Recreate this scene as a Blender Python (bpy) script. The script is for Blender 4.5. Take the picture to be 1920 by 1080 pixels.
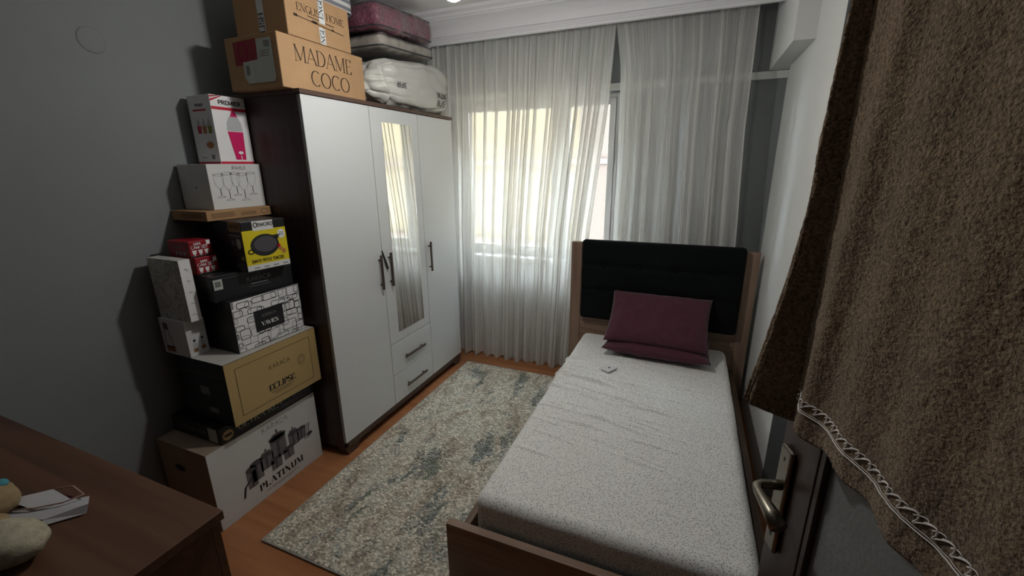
import bpy, bmesh, math, random
import numpy as np
from mathutils import Vector, Matrix, noise
from mathutils.bvhtree import BVHTree

for o in list(bpy.data.objects): bpy.data.objects.remove(o)
SC = bpy.context.scene
COL = SC.collection
random.seed(7)
PI = math.pi

# ------------------------------------------------------------------ camera
F_PX, YAW, PITCH, ROLL = 799.6, -0.3928, 0.2786, 0.0088
CAM = Vector((0.0, 0.0, 1.6))
cy_, sy_, cp_, sp_ = math.cos(YAW), math.sin(YAW), math.cos(PITCH), math.sin(PITCH)
fwd = Vector((sy_*cp_, cy_*cp_, -sp_)); right = Vector((cy_, -sy_, 0)); down = fwd.cross(right)
r2 = math.cos(ROLL)*right + math.sin(ROLL)*down
d2 = -math.sin(ROLL)*right + math.cos(ROLL)*down
cam_data = bpy.data.cameras.new('camera'); cam = bpy.data.objects.new('camera', cam_data); COL.objects.link(cam)
cam_data.sensor_width = 36.0; cam_data.lens = F_PX*36.0/1920.0; cam_data.clip_start = 0.02
m = Matrix((r2, -d2, -fwd)).transposed().to_4x4(); m.translation = CAM
cam.matrix_world = m
SC.camera = cam

# ------------------------------------------------------------------ world, exposure
w = bpy.data.worlds.new('overcast_sky'); SC.world = w; w.use_nodes = True
bg = w.node_tree.nodes['Background']
bg.inputs['Color'].default_value = (0.80, 0.90, 1.0, 1); bg.inputs['Strength'].default_value = 23.0
SC.view_settings.view_transform = 'Standard'; SC.view_settings.look = 'None'
SC.view_settings.gamma = 1.0; SC.view_settings.use_curve_mapping = False
SC.view_settings.exposure = 0.30
BULB = 480.0

# ------------------------------------------------------------------ materials
MATS = {}
def mat(name, col, rough=0.6, metal=0.0, spec=0.4, vary=0.0, vscale=8.0, bump=0.0, bscale=60.0, coat=0.0, stretch=None, sheen=0.0, alpha=None):
    if name in MATS: return MATS[name]
    M = bpy.data.materials.new(name); M.use_nodes = True; nt = M.node_tree; P = nt.nodes['Principled BSDF']
    P.inputs['Base Color'].default_value = (*col, 1); P.inputs['Roughness'].default_value = rough
    P.inputs['Metallic'].default_value = metal; P.inputs['Specular IOR Level'].default_value = spec
    P.inputs['Coat Weight'].default_value = coat; P.inputs['Coat Roughness'].default_value = 0.12
    P.inputs['Sheen Weight'].default_value = sheen
    tc = nt.nodes.new('ShaderNodeTexCoord'); mp = nt.nodes.new('ShaderNodeMapping')
    if stretch: mp.inputs['Scale'].default_value = stretch
    nt.links.new(tc.outputs['Object'], mp.inputs['Vector'])
    if vary > 0:
        n = nt.nodes.new('ShaderNodeTexNoise'); n.inputs['Scale'].default_value = vscale; n.inputs['Detail'].default_value = 5
        nt.links.new(mp.outputs[0], n.inputs['Vector'])
        r = nt.nodes.new('ShaderNodeValToRGB')
        r.color_ramp.elements[0].position = 0.3; r.color_ramp.elements[1].position = 0.7
        r.color_ramp.elements[0].color = (*[c*(1-vary) for c in col], 1)
        r.color_ramp.elements[1].color = (*[min(1, c*(1+vary)) for c in col], 1)
        nt.links.new(n.outputs['Fac'], r.inputs['Fac']); nt.links.new(r.outputs['Color'], P.inputs['Base Color'])
    if bump > 0:
        n2 = nt.nodes.new('ShaderNodeTexNoise'); n2.inputs['Scale'].default_value = bscale; n2.inputs['Detail'].default_value = 4
        nt.links.new(mp.outputs[0], n2.inputs['Vector'])
        b = nt.nodes.new('ShaderNodeBump'); b.inputs['Strength'].default_value = bump; b.inputs['Distance'].default_value = 0.01
        nt.links.new(n2.outputs['Fac'], b.inputs['Height']); nt.links.new(b.outputs['Normal'], P.inputs['Normal'])
    MATS[name] = M
    return M

def wood(name, c1, c2, rough=0.45, axis='Z', scale=1.0, gloss=0.4):
    if name in MATS: return MATS[name]
    M = bpy.data.materials.new(name); M.use_nodes = True; nt = M.node_tree; P = nt.nodes['Principled BSDF']
    tc = nt.nodes.new('ShaderNodeTexCoord'); mp = nt.nodes.new('ShaderNodeMapping')
    s = {'X': (1.2, 22, 22), 'Y': (22, 1.2, 22), 'Z': (22, 22, 1.2)}[axis]
    mp.inputs['Scale'].default_value = tuple(v*scale for v in s)
    nt.links.new(tc.outputs['Object'], mp.inputs['Vector'])
    n = nt.nodes.new('ShaderNodeTexNoise'); n.inputs['Scale'].default_value = 1.6; n.inputs['Detail'].default_value = 7; n.inputs['Distortion'].default_value = 0.6
    nt.links.new(mp.outputs[0], n.inputs['Vector'])
    r = nt.nodes.new('ShaderNodeValToRGB'); r.color_ramp.elements[0].position = 0.32; r.color_ramp.elements[1].position = 0.68
    r.color_ramp.elements[0].color = (*c1, 1); r.color_ramp.elements[1].color = (*c2, 1)
    nt.links.new(n.outputs['Fac'], r.inputs['Fac']); nt.links.new(r.outputs['Color'], P.inputs['Base Color'])
    P.inputs['Roughness'].default_value = rough; P.inputs['Specular IOR Level'].default_value = gloss
    MATS[name] = M
    return M

def node_mat(name):
    M = bpy.data.materials.new(name); M.use_nodes = True; nt = M.node_tree
    MATS[name] = M
    return M, nt, nt.nodes['Principled BSDF'], nt.nodes['Material Output']

mat('grey_paint', (0.20, 0.215, 0.22), 0.75, vary=0.03, vscale=3, bump=0.05, bscale=140)
mat('white_paint', (0.68, 0.69, 0.67), 0.7, vary=0.02, vscale=3, bump=0.05, bscale=140)
mat('ceiling_paint', (0.80, 0.80, 0.80), 0.8)
mat('pelmet_white', (0.80, 0.80, 0.82), 0.6)
mat('pvc_white', (0.75, 0.75, 0.76), 0.35)
mat('radiator_white', (0.78, 0.78, 0.80), 0.35)
mat('door_white', (0.64, 0.66, 0.665), 0.22, spec=0.5)
mat('pvc_edge', (0.33, 0.33, 0.31), 0.4)
mat('black_plastic', (0.012, 0.012, 0.014), 0.4)
mat('bronze_metal', (0.10, 0.075, 0.06), 0.45, metal=0.6)
mat('satin_nickel', (0.22, 0.20, 0.165), 0.34, metal=1.0)
wood('dark_walnut', (0.030, 0.016, 0.014), (0.055, 0.030, 0.025), 0.42)
wood('dark_walnut_y', (0.070, 0.040, 0.030), (0.11, 0.066, 0.050), 0.42, axis='Y')
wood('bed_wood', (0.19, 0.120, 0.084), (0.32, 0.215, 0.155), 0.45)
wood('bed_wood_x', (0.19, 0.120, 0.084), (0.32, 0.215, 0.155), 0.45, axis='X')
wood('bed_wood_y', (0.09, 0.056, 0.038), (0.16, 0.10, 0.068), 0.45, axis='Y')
wood('desk_wood', (0.075, 0.036, 0.022), (0.125, 0.062, 0.036), 0.4, axis='X', scale=0.6)
wood('door_wood', (0.030, 0.017, 0.014), (0.050, 0.030, 0.024), 0.4)
wood('floor_laminate', (0.30, 0.115, 0.045), (0.40, 0.175, 0.075), 0.35, axis='X', scale=0.7)
mat('mirror_glass', (0.9, 0.9, 0.88), 0.02, metal=1.0)
mat('black_velvet', (0.006, 0.007, 0.008), 0.95, spec=0.08, sheen=0.02, bump=0.25, bscale=300)
mat('plum_cotton', (0.070, 0.015, 0.030), 0.85, vary=0.12, vscale=30, bump=0.25, bscale=250, sheen=0.2)
mat('cardboard', (0.40, 0.245, 0.125), 0.8, vary=0.06, vscale=12)
mat('kraft', (0.36, 0.21, 0.10), 0.8, vary=0.08, vscale=14)
mat('brown_board', (0.27, 0.205, 0.15), 0.8, vary=0.08, vscale=10)
mat('white_card', (0.62, 0.62, 0.61), 0.55, vary=0.03, vscale=6)
mat('grey_card', (0.40, 0.39, 0.36), 0.6, vary=0.05, vscale=6)
mat('bright_card', (0.75, 0.75, 0.75), 0.4)
mat('black_card', (0.012, 0.012, 0.014), 0.4, vary=0.2, vscale=5)
mat('gold_card', (0.43, 0.305, 0.13), 0.5, vary=0.04, vscale=5)
mat('yellow_card', (0.62, 0.50, 0.015), 0.4)
mat('red_card', (0.26, 0.010, 0.018), 0.4)
mat('magenta_ink', (0.58, 0.012, 0.12), 0.4)
mat('red_ink', (0.50, 0.01, 0.04), 0.4)
mat('black_ink', (0.015, 0.014, 0.014), 0.6)
mat('brown_ink', (0.05, 0.030, 0.018), 0.7)
mat('grey_ink', (0.22, 0.22, 0.23), 0.5)
mat('pale_ink', (0.44, 0.45, 0.46), 0.4)
mat('dark_grey_ink', (0.07, 0.065, 0.075), 0.5)
mat('mid_grey_ink', (0.16, 0.15, 0.155), 0.5)
mat('white_ink', (0.75, 0.75, 0.74), 0.5)
mat('silver_ink', (0.36, 0.36, 0.34), 0.4)
mat('green_ink', (0.20, 0.26, 0.03), 0.5)
mat('orange_ink', (0.42, 0.17, 0.06), 0.5)
mat('amber_ink', (0.24, 0.11, 0.03), 0.5)
mat('label_paper', (0.50, 0.53, 0.49), 0.5, vary=0.06, vscale=30)
mat('tape_white', (0.60, 0.62, 0.62), 0.3)
mat('sack_white', (0.56, 0.56, 0.52), 0.35, bump=0.15, bscale=25)
mat('beige_quilt', (0.48, 0.44, 0.38), 0.55, vary=0.08, vscale=20, bump=0.4, bscale=30, coat=0.5)
mat('plum_quilt', (0.22, 0.055, 0.095), 0.6, vary=0.40, vscale=60, bump=1.0, bscale=60, coat=0.6)
mat('dark_piping', (0.035, 0.04, 0.05), 0.4)
mat('rug_binding', (0.36, 0.36, 0.33), 0.9)
mat('plush_cream', (0.40, 0.37, 0.27), 0.95, vary=0.2, vscale=60, bump=0.35, bscale=420)
mat('plush_tan', (0.30, 0.22, 0.12), 0.95, vary=0.2, vscale=60, bump=0.35, bscale=420)
mat('teal_felt', (0.06, 0.24, 0.29), 0.9)
mat('fabric_tag', (0.50, 0.50, 0.52), 0.6)
mat('maroon_satin', (0.10, 0.012, 0.025), 0.35)
mat('pink_cord', (0.42, 0.28, 0.24), 0.6)
mat('dark_cloth', (0.012, 0.013, 0.018), 0.8)
mat('device_white', (0.70, 0.70, 0.70), 0.3)
mat('paving', (0.30, 0.29, 0.26), 0.9, vary=0.1, vscale=1)
mat('facade_pink', (0.062, 0.044, 0.035), 0.9, vary=0.05, vscale=1)
mat('facade_plaster', (0.125, 0.093, 0.052), 0.9, vary=0.08, vscale=0.6)
mat('facade_band', (0.10, 0.068, 0.054), 0.9)
mat('facade_glass', (0.03, 0.04, 0.05), 0.1)
mat('lace_thread', (0.80, 0.77, 0.75), 0.6)
mat('bulb_socket', (0.7, 0.7, 0.7), 0.4)

def emission(name, col, s):
    M, nt, P, out = node_mat(name)
    e = nt.nodes.new('ShaderNodeEmission'); e.inputs['Color'].default_value = (*col, 1); e.inputs['Strength'].default_value = s
    nt.links.new(e.outputs[0], out.inputs['Surface']); nt.nodes.remove(P)
    return M
emission('lit_bulb', (1.0, 0.975, 0.93), BULB)

def glass(name, tint, gl, rough=0.02):
    M, nt, P, out = node_mat(name); nt.nodes.remove(P)
    t = nt.nodes.new('ShaderNodeBsdfTransparent'); t.inputs['Color'].default_value = (*tint, 1)
    g = nt.nodes.new('ShaderNodeBsdfGlossy'); g.inputs['Roughness'].default_value = rough
    f = nt.nodes.new('ShaderNodeLayerWeight'); f.inputs['Blend'].default_value = 0.5
    pw = nt.nodes.new('ShaderNodeMath'); pw.operation = 'POWER'; pw.inputs[1].default_value = 3.0; nt.links.new(f.outputs['Facing'], pw.inputs[0])
    ad = nt.nodes.new('ShaderNodeMath'); ad.operation = 'MULTIPLY_ADD'; ad.inputs[1].default_value = 0.35*gl; ad.inputs[2].default_value = 0.04*gl; ad.use_clamp = True
    nt.links.new(pw.outputs[0], ad.inputs[0])
    mx = nt.nodes.new('ShaderNodeMixShader'); nt.links.new(ad.outputs[0], mx.inputs[0])
    nt.links.new(t.outputs[0], mx.inputs[1]); nt.links.new(g.outputs[0], mx.inputs[2]); nt.links.new(mx.outputs[0], out.inputs['Surface'])
    return M, nt, g
glass('window_glass', (0.95, 0.97, 0.96), 0.9)
_, nt, g = glass('clear_plastic', (0.97, 0.97, 0.98), 3.2, 0.12)
n = nt.nodes.new('ShaderNodeTexNoise'); n.inputs['Scale'].default_value = 38; n.inputs['Detail'].default_value = 3; n.inputs['Distortion'].default_value = 1.5
tc = nt.nodes.new('ShaderNodeTexCoord'); nt.links.new(tc.outputs['Object'], n.inputs['Vector'])
b = nt.nodes.new('ShaderNodeBump'); b.inputs['Strength'].default_value = 0.9; b.inputs['Distance'].default_value = 0.02
nt.links.new(n.outputs['Fac'], b.inputs['Height']); nt.links.new(b.outputs['Normal'], g.inputs['Normal'])
mat('frosted_glass', (0.17, 0.18, 0.18), 0.4, bump=0.1, bscale=90)

# sheer curtain: woven threads let part of the light through
M, nt, P, out = node_mat('sheer_tulle'); nt.nodes.remove(P)
tr = nt.nodes.new('ShaderNodeBsdfTransparent'); df = nt.nodes.new('ShaderNodeBsdfDiffuse'); tl = nt.nodes.new('ShaderNodeBsdfTranslucent')
df.inputs['Color'].default_value = (0.88, 0.88, 0.86, 1); tl.inputs['Color'].default_value = (0.90, 0.885, 0.83, 1)
m1 = nt.nodes.new('ShaderNodeMixShader'); m1.inputs[0].default_value = 0.40
nt.links.new(df.outputs[0], m1.inputs[1]); nt.links.new(tl.outputs[0], m1.inputs[2])
uv = nt.nodes.new('ShaderNodeUVMap'); mp = nt.nodes.new('ShaderNodeMapping'); mp.inputs['Scale'].default_value = (1, 0.02, 1)
nt.links.new(uv.outputs[0], mp.inputs['Vector'])
n1 = nt.nodes.new('ShaderNodeTexNoise'); n1.inputs['Scale'].default_value = 110; n1.inputs['Detail'].default_value = 3
nt.links.new(mp.outputs[0], n1.inputs['Vector'])
mr = nt.nodes.new('ShaderNodeMapRange'); mr.inputs['From Min'].default_value = 0.3; mr.inputs['From Max'].default_value = 0.7
mr.inputs['To Min'].default_value = 0.54; mr.inputs['To Max'].default_value = 0.74
nt.links.new(n1.outputs['Fac'], mr.inputs['Value'])
m2 = nt.nodes.new('ShaderNodeMixShader'); nt.links.new(mr.outputs[0], m2.inputs[0])
nt.links.new(tr.outputs[0], m2.inputs[1]); nt.links.new(m1.outputs[0], m2.inputs[2]); nt.links.new(m2.outputs[0], out.inputs['Surface'])

# fitted sheet: off-white jersey with scattered grey specks
M, nt, P, out = node_mat('speckled_sheet')
tc = nt.nodes.new('ShaderNodeTexCoord')
def specks(scale, thr):
    v = nt.nodes.new('ShaderNodeTexVoronoi'); v.inputs['Scale'].default_value = scale
    nt.links.new(tc.outputs['Object'], v.inputs['Vector'])
    lt = nt.nodes.new('ShaderNodeMath'); lt.operation = 'LESS_THAN'; lt.inputs[1].default_value = thr
    nt.links.new(v.outputs['Distance'], lt.inputs[0]); return lt
a, b2 = specks(135, 0.31), specks(190, 0.25)
mx = nt.nodes.new('ShaderNodeMath'); mx.operation = 'MAXIMUM'; nt.links.new(a.outputs[0], mx.inputs[0]); nt.links.new(b2.outputs[0], mx.inputs[1])
mc = nt.nodes.new('ShaderNodeMix'); mc.data_type = 'RGBA'
mc.inputs['A'].default_value = (0.80, 0.795, 0.765, 1); mc.inputs['B'].default_value = (0.36, 0.36, 0.37, 1)
nt.links.new(mx.outputs[0], mc.inputs['Factor']); nt.links.new(mc.outputs['Result'], P.inputs['Base Color'])
P.inputs['Roughness'].default_value = 0.85; P.inputs['Specular IOR Level'].default_value = 0.2

# rug: distressed woven pattern
M, nt, P, out = node_mat('rug_weave')
tc = nt.nodes.new('ShaderNodeTexCoord'); mp = nt.nodes.new('ShaderNodeMapping'); nt.links.new(tc.outputs['Object'], mp.inputs['Vector'])
def nz(scale, detail, stretch=(1, 1, 1), dist=0.0, off=(0, 0, 0)):
    m_ = nt.nodes.new('ShaderNodeMapping'); m_.inputs['Scale'].default_value = stretch; m_.inputs['Location'].default_value = off
    nt.links.new(tc.outputs['Object'], m_.inputs['Vector'])
    n_ = nt.nodes.new('ShaderNodeTexNoise'); n_.inputs['Scale'].default_value = scale; n_.inputs['Detail'].default_value = detail; n_.inputs['Distortion'].default_value = dist
    nt.links.new(m_.outputs[0], n_.inputs['Vector']); return n_
def ramp(src, stops):
    r = nt.nodes.new('ShaderNodeValToRGB'); els = r.color_ramp.elements
    while len(els) < len(stops): els.new(0.5)
    for e_, (p_, c_) in zip(els, stops): e_.position = p_; e_.color = (*c_, 1)
    nt.links.new(src, r.inputs['Fac']); return r
def mixc(fac, a_, b_, mode='MIX'):
    m_ = nt.nodes.new('ShaderNodeMix'); m_.data_type = 'RGBA'; m_.blend_type = mode
    if isinstance(fac, float): m_.inputs['Factor'].default_value = fac
    else: nt.links.new(fac, m_.inputs['Factor'])
    nt.links.new(a_, m_.inputs['A']); nt.links.new(b_, m_.inputs['B']); return m_.outputs['Result']
vc = nt.nodes.new('ShaderNodeTexVoronoi'); vc.distance = 'CHEBYCHEV'; vc.inputs['Scale'].default_value = 80
mv = nt.nodes.new('ShaderNodeMapping'); mv.inputs['Scale'].default_value = (1.0, 1.5, 1); nt.links.new(tc.outputs['Object'], mv.inputs['Vector']); nt.links.new(mv.outputs[0], vc.inputs['Vector'])
cell = nt.nodes.new('ShaderNodeSeparateColor'); nt.links.new(vc.outputs['Color'], cell.inputs[0])
def jitter(src, amt, ch=0):
    a_ = nt.nodes.new('ShaderNodeMath'); a_.operation = 'MULTIPLY_ADD'; a_.inputs[1].default_value = amt; a_.inputs[2].default_value = -amt/2
    nt.links.new(cell.outputs[ch], a_.inputs[0]); b_ = nt.nodes.new('ShaderNodeMath'); b_.operation = 'ADD'
    nt.links.new(a_.outputs[0], b_.inputs[0]); nt.links.new(src, b_.inputs[1]); return b_.outputs[0]
base = ramp(jitter(nz(7, 8, (1.4, 0.7, 1), 0.5).outputs['Fac'], .22), [(0.32, (0.33, 0.285, 0.23)), (0.45, (0.49, 0.44, 0.36)), (0.57, (0.63, 0.60, 0.52)), (0.70, (0.45, 0.44, 0.38))])
patchm = ramp(jitter(nz(3.6, 8, (2.1, 0.8, 1), 0.8, (2.3, 0.9, 0)).outputs['Fac'], .13, 1), [(0.575, (0, 0, 0)), (0.64, (.9, .9, .9))])
patchc = ramp(jitter(nz(5, 4, (1, 0.6, 1), 0.4, (4, 2, 0)).outputs['Fac'], .2, 2), [(0.35, (0.17, 0.20, 0.155)), (0.5, (0.16, 0.18, 0.19)), (0.65, (0.36, 0.38, 0.34))])
c1 = mixc(patchm.outputs['Color'], base.outputs['Color'], patchc.outputs['Color'])
fn = ramp(jitter(nz(160, 3, (1.0, 1.0, 1)).outputs['Fac'], .5, 2), [(0.30, (0.52, 0.51, 0.49)), (0.50, (0.95, 0.95, 0.95)), (0.72, (1.45, 1.44, 1.40))])
c3 = mixc(0.9, c1, fn.outputs['Color'], 'MULTIPLY')
nt.links.new(c3, P.inputs['Base Color']); P.inputs['Roughness'].default_value = 0.95; P.inputs['Specular IOR Level'].default_value = 0.1
bp = nt.nodes.new('ShaderNodeBump'); bp.inputs['Strength'].default_value = 0.5; bp.inputs['Distance'].default_value = 0.004
nt.links.new(fn.outputs['Color'], bp.inputs['Height']); nt.links.new(bp.outputs[0], P.inputs['Normal'])

# marble print
M, nt, P, out = node_mat('marble_print')
tc = nt.nodes.new('ShaderNodeTexCoord')
base = ramp(nz(12, 8, (1, 1, 1), 2.2).outputs['Fac'], [(0.44, (0.56, 0.55, 0.51)), (0.50, (0.25, 0.23, 0.19)), (0.53, (0.52, 0.51, 0.47))])
nt.links.new(base.outputs['Color'], P.inputs['Base Color']); P.inputs['Roughness'].default_value = 0.45

# terry pile
M, nt, P, out = node_mat('terry_towel')
tc = nt.nodes.new('ShaderNodeTexCoord')
base = ramp(nz(170, 4, (1, 1, 1.2), 0.3).outputs['Fac'], [(0.33, (0.095, 0.064, 0.036)), (0.52, (0.205, 0.145, 0.088)), (0.72, (0.32, 0.235, 0.150))])
big = ramp(nz(9, 3).outputs['Fac'], [(0.3, (0.85, 0.85, 0.85)), (0.7, (1.1, 1.08, 1.05))])
cc = mixc(1.0, base.outputs['Color'], big.outputs['Color'], 'MULTIPLY')
nt.links.new(cc, P.inputs['Base Color']); P.inputs['Roughness'].default_value = 0.95; P.inputs['Specular IOR Level'].default_value = 0.05
P.inputs['Sheen Weight'].default_value = 0.25
bp = nt.nodes.new('ShaderNodeBump'); bp.inputs['Strength'].default_value = 0.9; bp.inputs['Distance'].default_value = 0.006
nt.links.new(nz(210, 5, (1, 1, 1.2), 0.4).outputs['Fac'], bp.inputs['Height']); nt.links.new(bp.outputs[0], P.inputs['Normal'])

# striped blanket
M, nt, P, out = node_mat('striped_cloth')
tc = nt.nodes.new('ShaderNodeTexCoord')
wv = nt.nodes.new('ShaderNodeTexWave'); wv.inputs['Scale'].default_value = 9; wv.bands_direction = 'Z'
nt.links.new(tc.outputs['Object'], wv.inputs['Vector'])
base = ramp(wv.outputs['Fac'], [(0.45, (0.20, 0.21, 0.24)), (0.55, (0.62, 0.62, 0.62))])
nt.links.new(base.outputs['Color'], P.inputs['Base Color']); P.inputs['Roughness'].default_value = 0.3

# ------------------------------------------------------------------ builders
def link(name, me, material, parent=None):
    o = bpy.data.objects.new(name, me); COL.objects.link(o)
    if material: me.materials.append(MATS[material])
    if parent: o.parent = parent
    return o
def empty(name, loc=(0, 0, 0), rz=0.0, label=None, cat=None, group=None):
    o = bpy.data.objects.new(name, None); COL.objects.link(o); o.location = loc; o.rotation_euler = (0, 0, rz); o.empty_display_size = 0.05
    tag(o, label, cat, group); return o
def tag(o, label=None, cat=None, group=None, kind=None):
    if label: o['label'] = label
    if cat: o['category'] = cat
    if group: o['group'] = group
    if kind: o['kind'] = kind
    return o
def smooth(me, on=True):
    for p in me.polygons: p.use_smooth = on
def box_bm(bm, lo, hi, bev=0.0, seg=2):
    r = bmesh.ops.create_cube(bm, size=1.0)
    vs = r['verts']
    for v in vs: v.co = Vector([lo[i] + (v.co[i] + 0.5)*(hi[i]-lo[i]) for i in range(3)])
    if bev > 0:
        es = list({e for v in vs for e in v.link_edges})
        bmesh.ops.bevel(bm, geom=es, offset=bev, segments=seg, affect='EDGES', profile=0.5)
def box(name, lo, hi, material, parent=None, bev=0.0, seg=2):
    bm = bmesh.new(); box_bm(bm, lo, hi, bev, seg); me = bpy.data.meshes.new(name); bm.to_mesh(me); bm.free()
    return link(name, me, material, parent)
def boxes(name, lst, material, parent=None, bev=0.0):
    bm = bmesh.new()
    for lo, hi in lst: box_bm(bm, lo, hi, bev)
    me = bpy.data.meshes.new(name); bm.to_mesh(me); bm.free()
    return link(name, me, material, parent)
def pymesh(name, vs, fs, material, parent=None, sm=False):
    me = bpy.data.meshes.new(name); me.from_pydata([tuple(v) for v in vs], [], fs); me.update()
    if sm: smooth(me)
    return link(name, me, material, parent)
def prism_x(name, prof, x0, x1, material, parent=None):
    n = len(prof); vs = [(x0, y, z) for y, z in prof] + [(x1, y, z) for y, z in prof]
    fs = [(i, (i+1) % n, n+(i+1) % n, n+i) for i in range(n)] + [tuple(range(n))[::-1], tuple(range(n, 2*n))]
    o = pymesh(name, vs, fs, material, parent)
    bm = bmesh.new(); bm.from_mesh(o.data); bmesh.ops.recalc_face_normals(bm, faces=bm.faces); bm.to_mesh(o.data); bm.free()
    return o
def tube(name, pts, r, material, parent=None, seg=8, radii=None):
    pts = [Vector(p) for p in pts]; vs = []; fs = []
    n = len(pts)
    for i, p in enumerate(pts):
        t = (pts[min(i+1, n-1)] - pts[max(i-1, 0)]).normalized()
        a = t.cross(Vector((0, 0, 1)));
        if a.length < 1e-3: a = t.cross(Vector((0, 1, 0)))
        a.normalize(); b = t.cross(a); rr = radii[i] if radii else r
        for k in range(seg):
            an = 2*PI*k/seg; vs.append(p + a*math.cos(an)*rr + b*math.sin(an)*rr)
    for i in range(n-1):
        for k in range(seg):
            fs.append((i*seg+k, i*seg+(k+1) % seg, (i+1)*seg+(k+1) % seg, (i+1)*seg+k))
    fs.append(tuple(range(seg))[::-1]); fs.append(tuple(range((n-1)*seg, n*seg)))
    return pymesh(name, vs, fs, material, parent, True)
def lathe(name, prof, c, material, parent=None, seg=24):
    vs = []; fs = []
    for r, z in prof:
        for k in range(seg): vs.append((c[0]+r*math.cos(2*PI*k/seg), c[1]+r*math.sin(2*PI*k/seg), c[2]+z))
    for i in range(len(prof)-1):
        for k in range(seg): fs.append((i*seg+k, i*seg+(k+1) % seg, (i+1)*seg+(k+1) % seg, (i+1)*seg+k))
    fs.append(tuple(range(seg))[::-1]); fs.append(tuple(range((len(prof)-1)*seg, len(prof)*seg)))
    return pymesh(name, vs, fs, material, parent, True)
def soft_box(name, size, r, n, material, parent=None, disp=None):
    """rounded grid box centred in x,y, z from 0; disp(p, nrm)->offset"""
    bm = bmesh.new(); nx, ny, nz_ = n; sx, sy, sz = size
    grid = {}
    def V(i, j, k):
        key = (i, j, k)
        if key not in grid:
            p = Vector((sx*(i/nx-.5), sy*(j/ny-.5), sz*k/nz_)); c = Vector((min(max(p.x, -sx/2+r), sx/2-r), min(max(p.y, -sy/2+r), sy/2-r), min(max(p.z, r), sz-r)))
            d = p - c; nr = d.normalized() if d.length > 1e-9 else Vector((0, 0, 1))
            if d.length > 1e-9: p = c + nr*min(r, max(abs(d.x), abs(d.y), abs(d.z)))
            if disp: p = p + disp(p, nr)
            grid[key] = bm.verts.new(p)
        return grid[key]
    def quad(a, b, c, d): bm.faces.new((a, b, c, d))
    for i in range(nx):
        for j in range(ny):
            quad(V(i, j, nz_), V(i+1, j, nz_), V(i+1, j+1, nz_), V(i, j+1, nz_)); quad(V(i, j, 0), V(i, j+1, 0), V(i+1, j+1, 0), V(i+1, j, 0))
        for k in range(nz_):
            quad(V(i, 0, k), V(i+1, 0, k), V(i+1, 0, k+1), V(i, 0, k+1)); quad(V(i, ny, k), V(i, ny, k+1), V(i+1, ny, k+1), V(i+1, ny, k))
    for j in range(ny):
        for k in range(nz_):
            quad(V(0, j, k), V(0, j, k+1), V(0, j+1, k+1), V(0, j+1, k)); quad(V(nx, j, k), V(nx, j+1, k), V(nx, j+1, k+1), V(nx, j, k+1))
    me = bpy.data.meshes.new(name); bm.to_mesh(me); bm.free(); smooth(me)
    return link(name, me, material, parent)

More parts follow.
